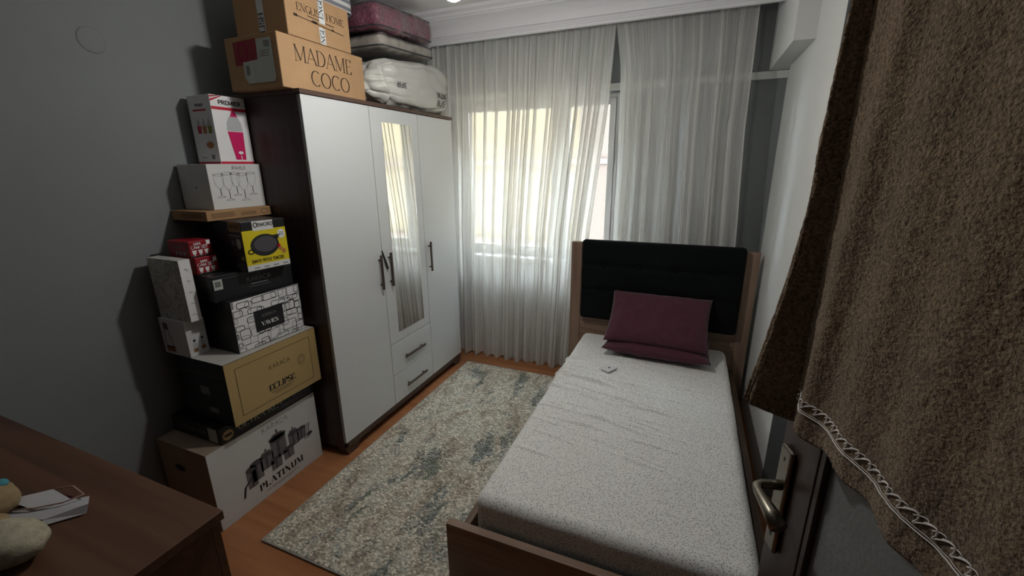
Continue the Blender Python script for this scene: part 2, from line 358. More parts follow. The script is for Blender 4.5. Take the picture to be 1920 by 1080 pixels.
# ---- vector lettering: strokes with pen-like contrast
def arc(cx, cy, rx, ry, a0, a1, n=14):
    return [(cx+rx*math.cos(math.radians(a0+(a1-a0)*i/n)), cy+ry*math.sin(math.radians(a0+(a1-a0)*i/n))) for i in range(n+1)]
GL = {
 'A': (.78, [[(0, 0), (.39, 1)], [(.39, 1), (.78, 0)], [(.14, .34), (.63, .34)]], [(0, 0), (.78, 0)]),
 'B': (.6, [[(.08, 0), (.08, 1)], [(.08, 1)]+arc(.3, .76, .25, .24, 90, -90)+[(.08, .52)], [(.08, .52)]+arc(.32, .26, .28, .26, 90, -90)+[(.08, 0)]], []),
 'C': (.78, [arc(.45, .5, .42, .5, 50, 310, 22)], []),
 'D': (.8, [[(.1, 0), (.1, 1)], [(.1, 1)]+arc(.3, .5, .46, .5, 90, -90, 18)+[(.1, 0)]], [(.1, 0), (.1, 1)]),
 'E': (.62, [[(.1, 0), (.1, 1)], [(.1, 1), (.56, 1), (.56, .85)], [(.1, .52), (.46, .52)], [(.1, 0), (.58, 0), (.58, .17)]], [(.1, 0), (.1, 1)]),
 'F': (.58, [[(.1, 0), (.1, 1)], [(.1, 1), (.55, 1), (.55, .85)], [(.1, .52), (.45, .52)]], [(.1, 0), (.1, 1)]),
 'G': (.82, [arc(.45, .5, .42, .5, 50, 345, 22), [(.5, .42), (.82, .42)], [(.74, .42), (.74, .1)]], []),
 'H': (.8, [[(.1, 0), (.1, 1)], [(.7, 0), (.7, 1)], [(.1, .52), (.7, .52)]], [(.1, 0), (.1, 1), (.7, 0), (.7, 1)]),
 'I': (.24, [[(.12, 0), (.12, 1)]], [(.12, 0), (.12, 1)]),
 'K': (.74, [[(.1, 0), (.1, 1)], [(.1, .42), (.62, 1)], [(.28, .62), (.7, 0)]], [(.1, 0), (.1, 1), (.7, 0), (.62, 1)]),
 'L': (.6, [[(.1, 0), (.1, 1)], [(.1, 0), (.56, 0), (.56, .17)]], [(.1, 0), (.1, 1)]),
 'M': (.98, [[(.1, 0), (.1, 1)], [(.1, 1), (.49, .08)], [(.49, .08), (.88, 1)], [(.88, 0), (.88, 1)]], [(.1, 0), (.88, 0), (.1, 1), (.88, 1)]),
 'N': (.84, [[(.1, 0), (.1, 1)], [(.1, 1), (.74, 0)], [(.74, 0), (.74, 1)]], [(.1, 0), (.1, 1), (.74, 1)]),
 'O': (.92, [arc(.46, .5, .43, .5, 0, 360, 28)], []),
 'P': (.62, [[(.1, 0), (.1, 1)], [(.1, 1)]+arc(.32, .74, .26, .26, 90, -90)+[(.1, .48)]], [(.1, 0), (.1, 1)]),
 'R': (.68, [[(.1, 0), (.1, 1)], [(.1, 1)]+arc(.32, .74, .26, .26, 90, -90)+[(.1, .48)], [(.3, .48), (.64, 0)]], [(.1, 0), (.1, 1), (.64, 0)]),
 'S': (.58, [arc(.3, .74, .23, .26, 30, 250, 12)+arc(.28, .26, .26, .26, 80, -160, 14)], []),
 'T': (.68, [[(.34, 0), (.34, 1)], [(.04, .85), (.04, 1), (.64, 1), (.64, .85)]], [(.34, 0)]),
 'U': (.78, [[(.1, 1), (.1, .34)]+arc(.4, .34, .3, .34, 180, 360, 12)+[(.7, 1)]], [(.1, 1), (.7, 1)]),
 'V': (.78, [[(0, 1), (.39, 0)], [(.39, 0), (.78, 1)]], [(0, 1), (.78, 1)]),
 'W': (1.1, [[(0, 1), (.28, 0)], [(.28, 0), (.55, .9)], [(.55, .9), (.82, 0)], [(.82, 0), (1.1, 1)]], [(0, 1), (1.1, 1)]),
 'Y': (.74, [[(0, 1), (.37, .48)], [(.74, 1), (.37, .48)], [(.37, .48), (.37, 0)]], [(0, 1), (.74, 1), (.37, 0)]),
 'Z': (.64, [[(.06, 1), (.58, 1)], [(.58, 1), (.04, 0)], [(.04, 0), (.6, 0)]], []),
 ' ': (.35, [], []),
}
def ribbon(pts, wf, out):
    for (x0, y0), (x1, y1) in zip(pts[:-1], pts[1:]):
        dx, dy = x1-x0, y1-y0; L = math.hypot(dx, dy)
        if L < 1e-6: continue
        w_ = wf(dx/L, dy/L)/2; e = min(w_*0.5, 0.02); nx, ny = -dy/L*w_, dx/L*w_; ex, ey = dx/L*e, dy/L*e
        out.append([(x0-ex+nx, y0-ey+ny), (x0-ex-nx, y0-ey-ny), (x1+ex-nx, y1+ey-ny), (x1+ex+nx, y1+ey+ny)])
def text2d(s, h, serif=True, thick=0.13, thin=0.04, space=0.12, wide=1.0):
    """polygons of the string, baseline at 0, starts at x=0; returns polys, width"""
    polys = []; x = 0.0
    for ch in s:
        base = {'Ç': 'C', 'Ş': 'S', 'İ': 'I'}.get(ch, ch)
        wd, st, sf = GL[base]; loc = []
        for pl in st:
            curved = len(pl) > 6
            def wf(dx, dy):
                if not serif: return thick
                if curved: return thin + (thick-thin)*abs(dy)
                if abs(dx) < .05: return thin if (base == 'N') else thick
                if abs(dy) < .05: return thin
                return thick if dx*dy < 0 else thin*1.3
            if serif and base == 'M' and pl[0][0] == .1 and pl[1][0] == .1: ribbon(pl, lambda a, b: thin, loc)
            else: ribbon(pl, wf, loc)
        if serif:
            for (sx, sy) in sf:
                ribbon([(sx-.11, sy), (sx+.11, sy)], lambda a, b: thin, loc)
        if ch in ('Ç', 'Ş'): ribbon([(wd*.5, 0), (wd*.55, -.16), (wd*.4, -.22)], lambda a, b: thin*1.5, loc)
        polys += [[((x+px*wide)*h, py*h) for px, py in p] for p in loc]
        x += wd*wide + space
    return polys, (x-space)*h
def ell(cx, cy, rx, ry, n=20): return [(cx+rx*math.cos(2*PI*i/n), cy+ry*math.sin(2*PI*i/n)) for i in range(n)]
def rect(x0, y0, x1, y1): return [(x0, y0), (x1, y0), (x1, y1), (x0, y1)]
def outline(pts, wd):
    o = []; ribbon(list(pts)+[pts[0]], lambda a, b: wd, o); return o
def put(name, polys, mapf, material, parent):
    vs = []; fs = []
    for p in polys:
        i = len(vs); vs += [mapf(a, b) for a, b in p]; fs.append(tuple(range(i, i+len(p))))
    return pymesh(name, vs, fs, material, parent)
def shift(polys, dx, dy): return [[(a+dx, b+dy) for a, b in p] for p in polys]
def centred(s, h, cx, y, **k):
    p, wd = text2d(s, h, **k); return shift(p, cx-wd/2, y)
class Carton:
    """box whose local frame has x=0 on its front (room side), y=0 on its near side, z=0 at its base"""
    def __init__(self, name, xf, yn, zb, D, W, H, material, label, rz=0.0, bev=0.002, cat='box', group=None):
        self.D, self.W, self.H = D, W, H
        self.t = empty(name, (xf, yn, zb), rz, label, cat, group)
        self.body = box('body', (-D, 0, 0), (0, W, H), material, self.t, bev)
        self.n = {}
    def front(self, name, polys, material, lift=1): return put(name, polys, lambda a, b: (0.0006*lift, a, b), material, self.t)
    def near(self, name, polys, material, lift=1): return put(name, polys, lambda a, b: (-self.D+a, -0.0006*lift, b), material, self.t)
    def top(self, name, polys, material, lift=1): return put(name, polys, lambda a, b: (-self.D+b, a, self.H+0.0006*lift), material, self.t)

# ================================================================== the room
XL, YW, ZC = -2.22, 3.30, 2.60
tag(box('floor', (XL-.1, -2.3, -0.08), (1.6, YW+.1, 0), 'floor_laminate'), kind='structure')
tag(box('ceiling', (XL-.1, -2.3, ZC), (1.6, YW+.3, ZC+.1), 'ceiling_paint'), kind='structure')
tag(box('wall_left', (XL-.1, -2.3, 0), (XL, YW+.2, ZC), 'grey_paint'), kind='structure')
# window wall with an opening
WX0, WX1, WZ0, WZ1 = -1.84, -0.53, 0.87, 2.10
tag(boxes('wall_back', [((XL, YW, 0), (1.6, YW+.2, WZ0)), ((XL, YW, WZ1), (1.6, YW+.2, ZC)), ((XL, YW, WZ0), (WX0, YW+.2, WZ1)), ((WX1, YW, WZ0), (1.6, YW+.2, WZ1))], 'grey_paint'), kind='structure')
wr = boxes('wall_right', [((.46, 2.12, 0), (1.6, 3.15, ZC)), ((.475, 3.15, 0), (1.6, YW, 2.15))], 'white_paint'); tag(wr, kind='structure')
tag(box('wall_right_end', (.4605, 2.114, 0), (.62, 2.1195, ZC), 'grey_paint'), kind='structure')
tag(box('wall_right_recess', (.62, -.1, 0), (1.6, 2.12, ZC), 'grey_paint'), kind='structure')
tag(box('wall_right_return', (.49, -2.2, 0), (1.6, -.1, ZC), 'grey_paint'), kind='structure')
tag(box('wall_front', (XL, -2.3, 0), (1.6, -2.2, ZC), 'grey_paint'), kind='structure')
tag(box('trim_1', (.37, 2.57, 2.153), (.475, YW, ZC), 'white_paint'), kind='structure')      # dropped beam
tag(box('trim_2', (XL, YW-.018, 2.105), (.475, YW, 2.15), 'white_paint', bev=.004), kind='structure')  # ledge over the window
pel = [(2.978, 2.435), (2.958, 2.435), (2.958, 2.452), (2.952, 2.455), (2.952, 2.463), (2.946, 2.466), (2.946, 2.474)]
for i in range(9):
    a_ = PI/2*i/8; pel.append((2.93-.085*(1-math.cos(a_)), 2.478+.075*math.sin(a_)))
pel += [(2.838, 2.560), (2.826, 2.562), (2.822, 2.575), (2.79, 2.582), (2.782, ZC-.001), (2.978, ZC-.001)]
tag(prism_x('trim_3', pel, XL, .37, 'pelmet_white'), kind='structure')
# round painted junction cap on the left wall
cap = lathe('wall_cap', [(.047, 0), (.0455, .0012), (.040, .0022), (.025, .003), (.004, .0033)], (0, 0, 0), 'grey_paint')
cap.location = (XL, 1.10, 2.085); cap.rotation_euler = (0, PI/2, 0)
tag(cap, 'round painted junction cap high on the bare grey wall', 'wall cap')

# window
win = empty('window_1', ((WX0+WX1)/2, YW+.06, WZ0)); win['kind'] = 'structure'
hw = (WX1-WX0)/2; hh = WZ1-WZ0
boxes('window_frame', [((-hw, 0, 0), (-hw+.03, .07, hh)), ((hw-.03, 0, 0), (hw, .07, hh)), ((-hw+.03, 0, 0), (hw-.03, .07, .03)), ((-hw+.03, 0, hh-.03), (hw-.03, .07, hh)), ((.19, 0, .03), (.235, .07, hh-.03))], 'pvc_white', win, .003)
for (a_, b_) in ((-hw+.032, .188), (.237, hw-.032)):
    s_ = boxes('sash', [((a_, -.012, .032), (a_+.045, .05, hh-.032)), ((b_-.045, -.012, .032), (b_, .05, hh-.032)), ((a_+.045, -.012, .032), (b_-.045, .05, .077)), ((a_+.045, -.012, hh-.077), (b_-.045, .05, hh-.032))], 'pvc_white', win, .003)
    box('pane', (a_+.045, .02, .077), (b_-.045, .026, hh-.077), 'window_glass', s_)
hd = boxes('window_handle', [((.15, -.024, .57), (.18, -.0125, .66)), ((.158, -.05, .61), (.172, -.024, .63)), ((.156, -.062, .50), (.174, -.05, .635))], 'black_plastic', win, .003)
sill = box('window_sill', (-1.74, 3.225, .838), (.20, YW+.06, .868), 'pvc_white', bev=.005)
sill.name = 'trim_4'; tag(sill, kind='structure')

tag(box('bounce_panel', (-1.74, YW-.012, 0), (.20, YW-.0005, .8375), 'white_paint'), kind='structure')   # white panel added below the sill to brighten the lower curtain
# neighbouring building seen through the glass
tag(box('courtyard_ground', (-12, YW+.2, -4.1), (10, 14, -4.0), 'paving'), kind='structure')
nb = empty('neighbouring_building', (-1.0, 6.4, -4), 0, 'cream plastered neighbouring building with brick red bands, seen through the sheer curtain', 'building')
box('wall', (-6, 0, 0), (6, .3, 8.1), 'facade_plaster', nb)
box('coping', (-6.1, -.15, 8.101), (6.1, .45, 8.2), 'facade_band', nb)
for zz in (2.0, 4.4, 5.62): box('band', (-6, -.13, zz), (6, -.001, zz+.07), 'facade_band', nb)
box('pilaster', (-.55, -.10, 0), (.45, -.001, 8.1), 'facade_pink', nb)
for xx in (-4.2, 3.2):
    for zz in (2.6, 5.75):
        f_ = boxes('window', [((xx, -.05, zz), (xx+.07, -.001, zz+1.2)), ((xx+.93, -.05, zz), (xx+1, -.001, zz+1.2)), ((xx+.07, -.05, zz), (xx+.93, -.001, zz+.07)), ((xx+.07, -.05, zz+1.13), (xx+.93, -.001, zz+1.2))], 'pvc_white', nb)
        box('pane', (xx+.07, -.02, zz+.07), (xx+.93, -.001, zz+1.13), 'facade_glass', f_)

# radiator under the sill
rad = empty('radiator', (-.85, 3.189, 0), 0, 'white panel radiator under the window behind the sheer curtain', 'radiator')
box('panel', (-.42, 0, .25), (.42, .012, .785), 'radiator_white', rad, .004)
box('back_panel', (-.42, .07, .25), (.42, .082, .785), 'radiator_white', rad, .004)
for i in range(16):
    x_ = -.40+i*.0533; box('rib', (x_-.012, -.007, .29), (x_+.012, .0, .745), 'radiator_white', rad, .003)
box('top_grille', (-.42, .0, .786), (.42, .082, .796), 'radiator_white', rad, .002)
for s_ in (-1, 1):
    box('side_cover', (s_*.421-.004, 0, .25), (s_*.421+.004, .082, .785), 'radiator_white', rad)
    box('bracket', (s_*.3-.015, .082, .4), (s_*.3+.015, .1095, .65), 'radiator_white', rad)
tube('pipe', [(.36, .04, .25), (.36, .04, 0.0)], .011, 'radiator_white', rad)

# ------------------------------------------------------------------ curtains
def curtain(name, left, right_, label, seed, zt=2.50, pitch=(.022, .060)):
    """sheer cloth gathered into irregular S-pleats: flat runs with folded-back overlaps"""
    rnd = random.Random(seed); NZ = 36
    path = []                                   # (u, fold-back fraction, layer depth, phase)
    u = 0.0; W0 = right_(1.5)-left(1.5)
    while u < W0:
        w_ = rnd.uniform(*pitch)*(1.0 if rnd.random() < .8 else 1.7); b_ = rnd.uniform(.15, .75)*min(w_, .04); ph_ = rnd.uniform(-1, 1)
        for k in range(6): path.append((u+w_*k/5, 0.0, 0.0, ph_, k/5))
        path.append((u+w_, b_*.7, .0015, ph_, 1)); path.append((u+w_, b_, .005, ph_, 1)); path.append((u+w_, b_*.6, .009, ph_, 1)); path.append((u+w_, b_*.1, .011, ph_, 1))
        path.append((u+w_, -.004, .013, ph_, 1)); path.append((u+w_, 0.002, .016, ph_, 1))
        u += w_
    U = path[-1][0]; n_ = len(path); vs = []; fs = []; uvs = []
    arc_ = [0.0]
    for (a_, b_) in zip(path[:-1], path[1:]): arc_.append(arc_[-1]+math.hypot(b_[0]+b_[1]-a_[0]-a_[1], b_[2]-a_[2])+.0005)
    for j in range(NZ+1):
        z = .012+(zt-.012)*j/NZ; t = 1-j/NZ; xa, xb = left(z), right_(z)
        for i, (pu, pb, pd, pp, k) in enumerate(path):
            x = xa+(xb-xa)*pu/U + pb*(.75+.45*t)
            y = 3.085 - pd*(1+.6*t) + (.016*k if k < 1 else .016)*(1+.6*t) - .008
            y += (.006+.020*t)*math.sin(pu*58+pp*.5+1.3*math.sin(pu*7)) + .004*pp*t
            y += .0012*math.sin(3*t+pu*11)
            vs.append((x+.0015*t*math.sin(3*t+pp*3), y, z+(.010*math.sin(pu*58) if j == 0 else 0))); uvs.append((arc_[i], z))
    for j in range(NZ):
        for i in range(n_-1):
            a_ = j*n_+i; fs.append((a_, a_+1, a_+n_+1, a_+n_))
    o = pymesh(name, vs, fs, 'sheer_tulle', None, True)
    ul = o.data.uv_layers.new(name='UVMap')
    for lp in o.data.loops: ul.data[lp.index].uv = uvs[lp.vertex_index]
    tag(o, label, 'curtain', 'sheer curtains'); return o
def lerp_tab(tab):
    def f(z):
        for (z0, x0), (z1, x1) in zip(tab[:-1], tab[1:]):
            if z0 <= z <= z1: return x0+(x1-x0)*(z-z0)/(z1-z0)
        return tab[-1][1] if z > tab[-1][0] else tab[0][1]
    return f
curtain('sheer_curtain', lambda z: -2.205, lerp_tab([(0, -.74), (1.1, -.69), (2.0, -.588), (2.5, -.56)]), 'white sheer curtain over the window, running from the wardrobe to the headboard', 3)
curtain('sheer_curtain', lerp_tab([(0, -.50), (1.6, -.49), (2.2, -.50), (2.5, -.55)]), lerp_tab([(0, .30), (1.09, .292), (1.8, .258), (2.5, .252)]), 'white sheer curtain hanging behind the headboard, right of the window gap', 11, 2.50, (.03, .065))
rail = boxes('curtain_rail', [((XL+.01, 3.07, 2.53), (.35, 3.10, 2.555)), ((XL+.01, 3.078, 2.5), (.35, 3.092, 2.53))], 'pvc_white')
for xx in (-2.0, -1.4, -.8, -.2, .3): box('bracket', (xx-.015, 3.075, 2.555), (xx+.015, 3.095, ZC), 'pvc_white', rail)
tag(rail, 'white curtain rail tucked behind the ceiling moulding', 'curtain rail')

# ------------------------------------------------------------------ pendant bulb
lp = empty('pendant_bulb', (-.888, 1.600, ZC), 0, 'lit bare bulb hanging on a cord from the ceiling', 'lamp')
lathe('ceiling_rose', [(.045, -.001), (.045, -.012), (.03, -.025), (.006, -.03)], (0, 0, 0), 'bulb_socket', lp)
tube('cord', [(0, 0, -.03), (0, 0, -.27)], .004, 'bulb_socket', lp)
lathe('socket', [(.008, -.155), (.02, -.165), (.022, -.20), (.018, -.205)], (0, 0, -.105), 'bulb_socket', lp)
lathe('bulb_collar', [(.014, -.2055), (.016, -.215), (.026, -.232), (.034, -.252), (.0345, -.256)], (0, 0, -.105), 'bulb_socket', lp)
lathe('bulb', [(.0343, -.2565), (.036, -.268), (.033, -.284), (.024, -.297), (.010, -.304), (.001, -.305)], (0, 0, -.105), 'lit_bulb', lp)

# ------------------------------------------------------------------ wardrobe
WXF, WY0, WY1, WD = -1.677, 1.567, 2.913, .53
wd = empty('wardrobe', (WXF, WY0, 0), 0, 'tall three-door wardrobe with white fronts, dark walnut sides and a central mirror', 'wardrobe')
L = WY1-WY0
box('side_panel', (-WD, 0, .05), (-.020, .018, 1.925), 'dark_walnut', wd, .001)
box('side_panel', (-WD, L-.018, .05), (-.020, L, 1.925), 'dark_walnut', wd, .001)
box('top_panel', (-WD, -.004, 1.9255), (.006, L+.004, 1.945), 'dark_walnut_y', wd, .001)
box('back_panel', (-WD-.004, .018, .05), (-WD, L-.018, 1.925), 'dark_walnut', wd)
box('base_rail', (-.05, .018, .05), (-.002, L-.018, .086), 'dark_walnut_y', wd)
box('base_panel', (-WD, .018, .055), (-.05, L-.018, .075), 'dark_walnut_y', wd)
for yy in (.006, L-.126):
    for xx in (-.07, -WD+.01):
        prism = [(yy, .05), (yy+.12, .05), (yy+.105, .03), (yy+.09, 0), (yy+.012, 0)] if yy < .5 else [(yy, .05), (yy+.12, .05), (yy+.108, 0), (yy+.03, 0), (yy+.015, .03)]
        prism_x('foot', prism, xx, xx+.06, 'dark_walnut_y', wd)
Y1, Y2 = 2.0225-WY0, 2.4785-WY0; g_ = .0018
def leaf(name, y0, y1, z0, z1):
    o = box(name, (-.0185, y0+g_, z0), (0, y1-g_, z1), 'door_white', wd, .0012)
    boxes('edge_band', [((-.018, y0+g_-.0006, z0+.001), (-.001, y0+g_, z1-.001))], 'pvc_edge', o); return o
def vhandle(par, y, z0, z1):
    boxes('handle', [((.016, y-.007, z0), (.026, y+.007, z1)), ((.0, y-.005, z0+.025), (.016, y+.005, z0+.035)), ((.0, y-.005, z1-.035), (.016, y+.005, z1-.025))], 'bronze_metal', par, .0015)
d1 = leaf('door', 0, Y1, .088, 1.922); d3 = leaf('door', Y2, L, .088, 1.922); dm = leaf('door', Y1, Y2, .508, 1.922)
vhandle(d1, Y1-.036, .890, 1.10); vhandle(dm, Y1+.055, .890, 1.10); vhandle(d3, Y2+.040, .886, 1.095)
box('mirror', (.0002, 2.117-WY0, .568), (.003, 2.405-WY0, 1.848), 'mirror_glass', dm, .0008)
for z0, z1, zh in ((.292, .504, .382), (.088, .288, .175)):
    dr = leaf('drawer', Y1, Y2, z0, z1)
    ya, yb = 2.14-WY0, 2.372-WY0
    boxes('handle', [((.016, ya, zh-.007), (.026, yb, zh+.007)), ((0, ya+.025, zh-.005), (.016, ya+.035, zh+.005)), ((0, yb-.035, zh-.005), (.016, yb-.025, zh+.005))], 'bronze_metal', dr, .0015)
st = pymesh('strap', [(.004, .0, 0), (.004, .006, 0), (.008, .032, -.075), (.008, .018, -.075), (.009, .032, -.12), (.009, .046, -.118), (.006, .034, -.075)], [(0, 1, 2, 3), (3, 2, 5, 4)], 'dark_cloth')
st.location = (WXF, 2.014, 1.122)
sm_ = st.modifiers.new('thick', 'SOLIDIFY'); sm_.thickness = .003
tag(st, 'small black fabric strap hanging between the two middle wardrobe handles', 'strap')

# ------------------------------------------------------------------ bed
bed = empty('bed', (-.16, 2.0, 0), 0, 'single wooden bed with a black tufted headboard', 'bed')
bx, by = .16, -2.0
def BB(name, lo, hi, m_, par=bed, bev=.002): return box(name, (lo[0]+bx, lo[1]+by, lo[2]), (hi[0]+bx, hi[1]+by, hi[2]), m_, par, bev)
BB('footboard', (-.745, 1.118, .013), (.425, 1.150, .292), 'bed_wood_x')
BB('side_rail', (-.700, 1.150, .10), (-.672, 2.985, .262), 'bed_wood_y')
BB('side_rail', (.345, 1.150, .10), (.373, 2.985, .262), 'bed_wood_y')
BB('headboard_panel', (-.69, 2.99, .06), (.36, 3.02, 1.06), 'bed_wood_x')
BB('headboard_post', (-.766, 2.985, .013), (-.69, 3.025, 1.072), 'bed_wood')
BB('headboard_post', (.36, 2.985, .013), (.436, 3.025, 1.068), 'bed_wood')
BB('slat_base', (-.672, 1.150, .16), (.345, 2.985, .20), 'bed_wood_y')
for xx in (-.66, .30):
    for yy in (1.3, 2.1, 2.8): BB('leg', (xx, yy, .0125), (xx+.035, yy+.035, .16), 'bed_wood')
tufts = [(ux, uz) for ux in (-.36, -.12, .12, .36) for uz in (.22, .40)]
def padd(p, nr):
    if nr.y > -.3: return Vector((0, 0, 0))
    d_ = 0
    for ux, uz in tufts: d_ += .014*math.exp(-(((p.x-ux)/.035)**2+((p.z-uz)/.03)**2))
    for uz in (.22, .40): d_ += .006*math.exp(-((p.z-uz)/.014)**2)
    return Vector((0, d_, 0))
pad = soft_box('headboard_pad', (1.03, .065, .575), .022, (90, 5, 52), 'black_velvet', bed, padd)
pad.location = (-.162+bx, 2.957+by, .525)
for ux, uz in tufts:
    bt = lathe('button', [(.001, 0), (.009, .001), (.011, .004), (.007, .007), (.001, .008)], (0, 0, 0), 'black_velvet', pad, 12)
    bt.rotation_euler = (PI/2, 0, 0); bt.location = (ux, -.0185, uz)

# mattress with fitted sheet
rw = random.Random(5)
wr_ = []
for i in range(60):
    y0 = rw.triangular(-.60, .60, .25); x0 = rw.uniform(-.42, .22)
    wr_.append((x0, y0, rw.uniform(-.30, -.05), rw.uniform(-.35, .3), rw.uniform(.06, .22), rw.uniform(.006, .010), rw.uniform(.004, .010)))
for i in range(9):
    wr_.append((-.45, rw.uniform(-.1, .5), rw.uniform(-.3, .1), rw.uniform(.2, .8), .12, .009, .009))
def sheet(p, nr):
    d_ = 0.0
    if nr.z > .3:
        for x0, y0, sl, cv, ln, wdt, h_ in wr_:
            dx = p.x-x0
            if abs(dx) > ln*2.2: continue
            yy = y0+sl*dx+cv*dx*dx; dd = (p.y-yy)/wdt
            if abs(dd) < 3: d_ += h_*math.exp(-dd*dd)*math.exp(-(dx/ln)**2)
        d_ *= 1-math.exp(-(((p.x+.191)/.085)**2+((p.y-.322)/.085)**2)**2)     # pressed flat under the gadget
    d_ += .002*noise.noise(Vector((p.x*7, p.y*7, p.z*5)))
    if nr.y < -.6 : d_ += .004*math.sin(p.x*16+1.5*math.sin(p.x*9))*max(0, 1-p.z/.2)
    return nr*d_ if nr.length > .5 else Vector((0, 0, d_))
mt = soft_box('mattress', (.965, 1.805, .205), .045, (120, 380, 18), 'speckled_sheet', None, sheet)
mt.location = (-.168, 2.070, .2005)
tag(mt, 'mattress in a wrinkled off-white sheet with tiny grey specks', 'mattress')

# pillows
def pillow(name, size, material, label, seed, group=None, sag=0.0):
    W, H_, T = size; N = 44; vs = []; fs = []
    off = Vector((seed*3.1, seed*1.7, 0))
    for s_ in (1, -1):
        for j in range(N+1):
            for i in range(N+1):
                u, v = 2*i/N-1, 2*j/N-1
                pin = 1-.045*(1-v*v)*abs(u)**6; pin2 = 1-.055*(1-u*u)*abs(v)**6
                x, y = u*W/2*pin, v*H_/2*pin2
                th = T/2*max(0, (1-u**4)*(1-v**4))**.62
                z = s_*th + .006*noise.noise(Vector((u*3, v*3, s_))+off)*(1 if th > .002 else 0) + .004*noise.noise(Vector((u*8, v*4, s_))+off)*(1 if th > .002 else 0)
                if s_ > 0:
                    z += .006*math.exp(-((u+.72-.12*v)/.05)**2)*max(0, 1-v*v) + .004*math.exp(-((u+.60+.25*v)/.04)**2)*max(0, 1-v*v)
                z += -sag*(1-u*u)*(v < 0)*v*v
                vs.append((x, y, z))
    M1 = (N+1)*(N+1)
    for j in range(N):
        for i in range(N):
            a_ = j*(N+1)+i
            fs.append((a_, a_+1, a_+N+2, a_+N+1)); fs.append((M1+a_, M1+a_+N+1, M1+a_+N+2, M1+a_+1))
    o = pymesh(name, vs, fs, material, None, True)
    bm = bmesh.new(); bm.from_mesh(o.data); bmesh.ops.remove_doubles(bm, verts=bm.verts, dist=.0004); bm.to_mesh(o.data); bm.free(); smooth(o.data)
    tag(o, label, 'pillow', group); return o
p1 = pillow('pillow', (.65, .40, .10), 'plum_cotton', 'lower plum pillow lying flat on the mattress, mostly covered by another', 2, 'plum pillows on the bed')
p1.location = (-.115, 2.765, .464); p1.rotation_euler = (0, 0, math.radians(-2))
p2 = pillow('pillow', (.63, .40, .115), 'plum_cotton', 'upper plum pillow leaning back against the black headboard', 5, 'plum pillows on the bed')
p2.location = (-.125, 2.765, .630); p2.rotation_euler = (math.radians(40), 0, math.radians(-1.5))

ph = empty('white_device', (-.359, 2.392, .4125), math.radians(-28), 'small white rectangular gadget with a dark dot lying on the bedsheet', 'gadget')
box('case', (-.030, -.045, 0), (.030, .045, .009), 'device_white', ph, .004, 3)
lathe('lens', [(.007, .0092), (.007, .0102), (.001, .0104)], (0, 0, 0), 'black_plastic', ph, 14)

# ------------------------------------------------------------------ rug
rug = empty('rug', (-1.02, 1.945, 0), 0, 'beige and blue-green distressed woven rug between the wardrobe and bed', 'rug')
box('pile', (-.597, -.967, .0005), (.597, .967, .0112), 'rug_weave', rug, .003)
boxes('binding', [((-.603, -.973, .0005), (-.597, .973, .0105)), ((.597, -.973, .0005), (.603, .973, .0105)), ((-.597, -.973, .0005), (.597, -.967, .0105)), ((-.597, .967, .0005), (.597, .973, .0105))], 'rug_binding', rug, .002)

# ------------------------------------------------------------------ cartons along the left wall
G = 'cartons stacked beside the wardrobe'
c = Carton('cookware_box', -1.835, .945, .001, .345, .588, .402, 'brown_board', 'large white cookware carton printed with pots, on the floor at the bottom of the stack', group=G)
c.front('printed_front', [rect(.0, .0, .588, .402)], 'white_card')
pots = []; dk = []
def pot(x, y, w_, h_, lid=True):
    pots.append([(x-w_/2, y), (x+w_/2, y), (x+w_/2*1.06, y+h_), (x-w_/2*1.06, y+h_)])
    dk.append(ell(x, y+h_, w_/2*1.08, h_*.16)); dk.append(rect(x-w_*.12, y+.002, x+w_*.04, y+h_*.86))
    if lid:
        pots.append([(x-w_/2, y+h_), (x+w_/2, y+h_), (x+w_*.3, y+h_*1.28), (x-w_*.3, y+h_*1.28)]); dk.append(rect(x-w_*.06, y+h_*1.28, x+w_*.06, y+h_*1.46))
pot(.205, .125, .062, .095, False); pot(.175, .105, .05, .10, False); pot(.262, .15, .07, .075); pot(.335, .165, .085, .11); pot(.31, .115, .06, .06, False); pot(.385, .125, .06, .06, False); pot(.425, .175, .06, .075); pot(.475, .18, .05, .065, False)
for xx in (.12, .125): ribbon([(xx, .08), (xx+.012, .13), (xx+.05, .16)], lambda a, b: .006, dk)
for k in range(3): ribbon([(.49+.012*k, .165), (.505+.012*k, .25)], lambda a, b: .004, dk)
dk.append(ell(.525, .185, .018, .010)); dk.append(ell(.335, .285, .05, .016))
c.front('printed_pans', pots, 'mid_grey_ink', 2); c.front('printed_lids', dk, 'dark_grey_ink', 3)
c.front('brand_lettering', centred('KARACA', .026, .335, .345, serif=False, thick=.1, space=.22), 'grey_ink', 2)
c.front('name_lettering', centred('PLATINUM', .036, .33, .055, thick=.26, thin=.03, space=.22), 'black_ink', 2)
c.front('small_print', [rect(.23, .034, .43, .038), rect(.27, .026, .39, .029)], 'grey_ink', 2)
c.near('hand_hole', [ell(.14, .285, .036, .018)], 'black_card')
c.front('paper_strip', [[(.14, .375), (.33, .398), (.33, .402), (.14, .402)], [(.36, .385), (.56, .375), (.56, .402), (.36, .402)]], 'bright_card', 2)

c = Carton('slim_cookware_box', -1.838, 1.022, .4045, .335, .522, .082, 'black_card', 'slim black carton with silver lettering, squeezed under the gold box', group=G)
c.front('name_lettering', centred('ULTRA KLASIK', .034, .235, .028, thick=.2, thin=.05), 'silver_ink')
c.front('seal', [ell(.035, .034, .025, .025)], 'gold_card'); c.front('seal_print', [rect(.018, .028, .052, .040)], 'black_ink', 2)
c.near('label', [rect(.255, .006, .315, .074)], 'label_paper'); c.near('name_lettering', centred('ULTRA KLASIK', .024, .135, .03, thick=.18), 'grey_ink')
c.front('printed_band', [[(.30, .01), (.50, .004), (.50, .06), (.34, .07)]], 'dark_grey_ink')

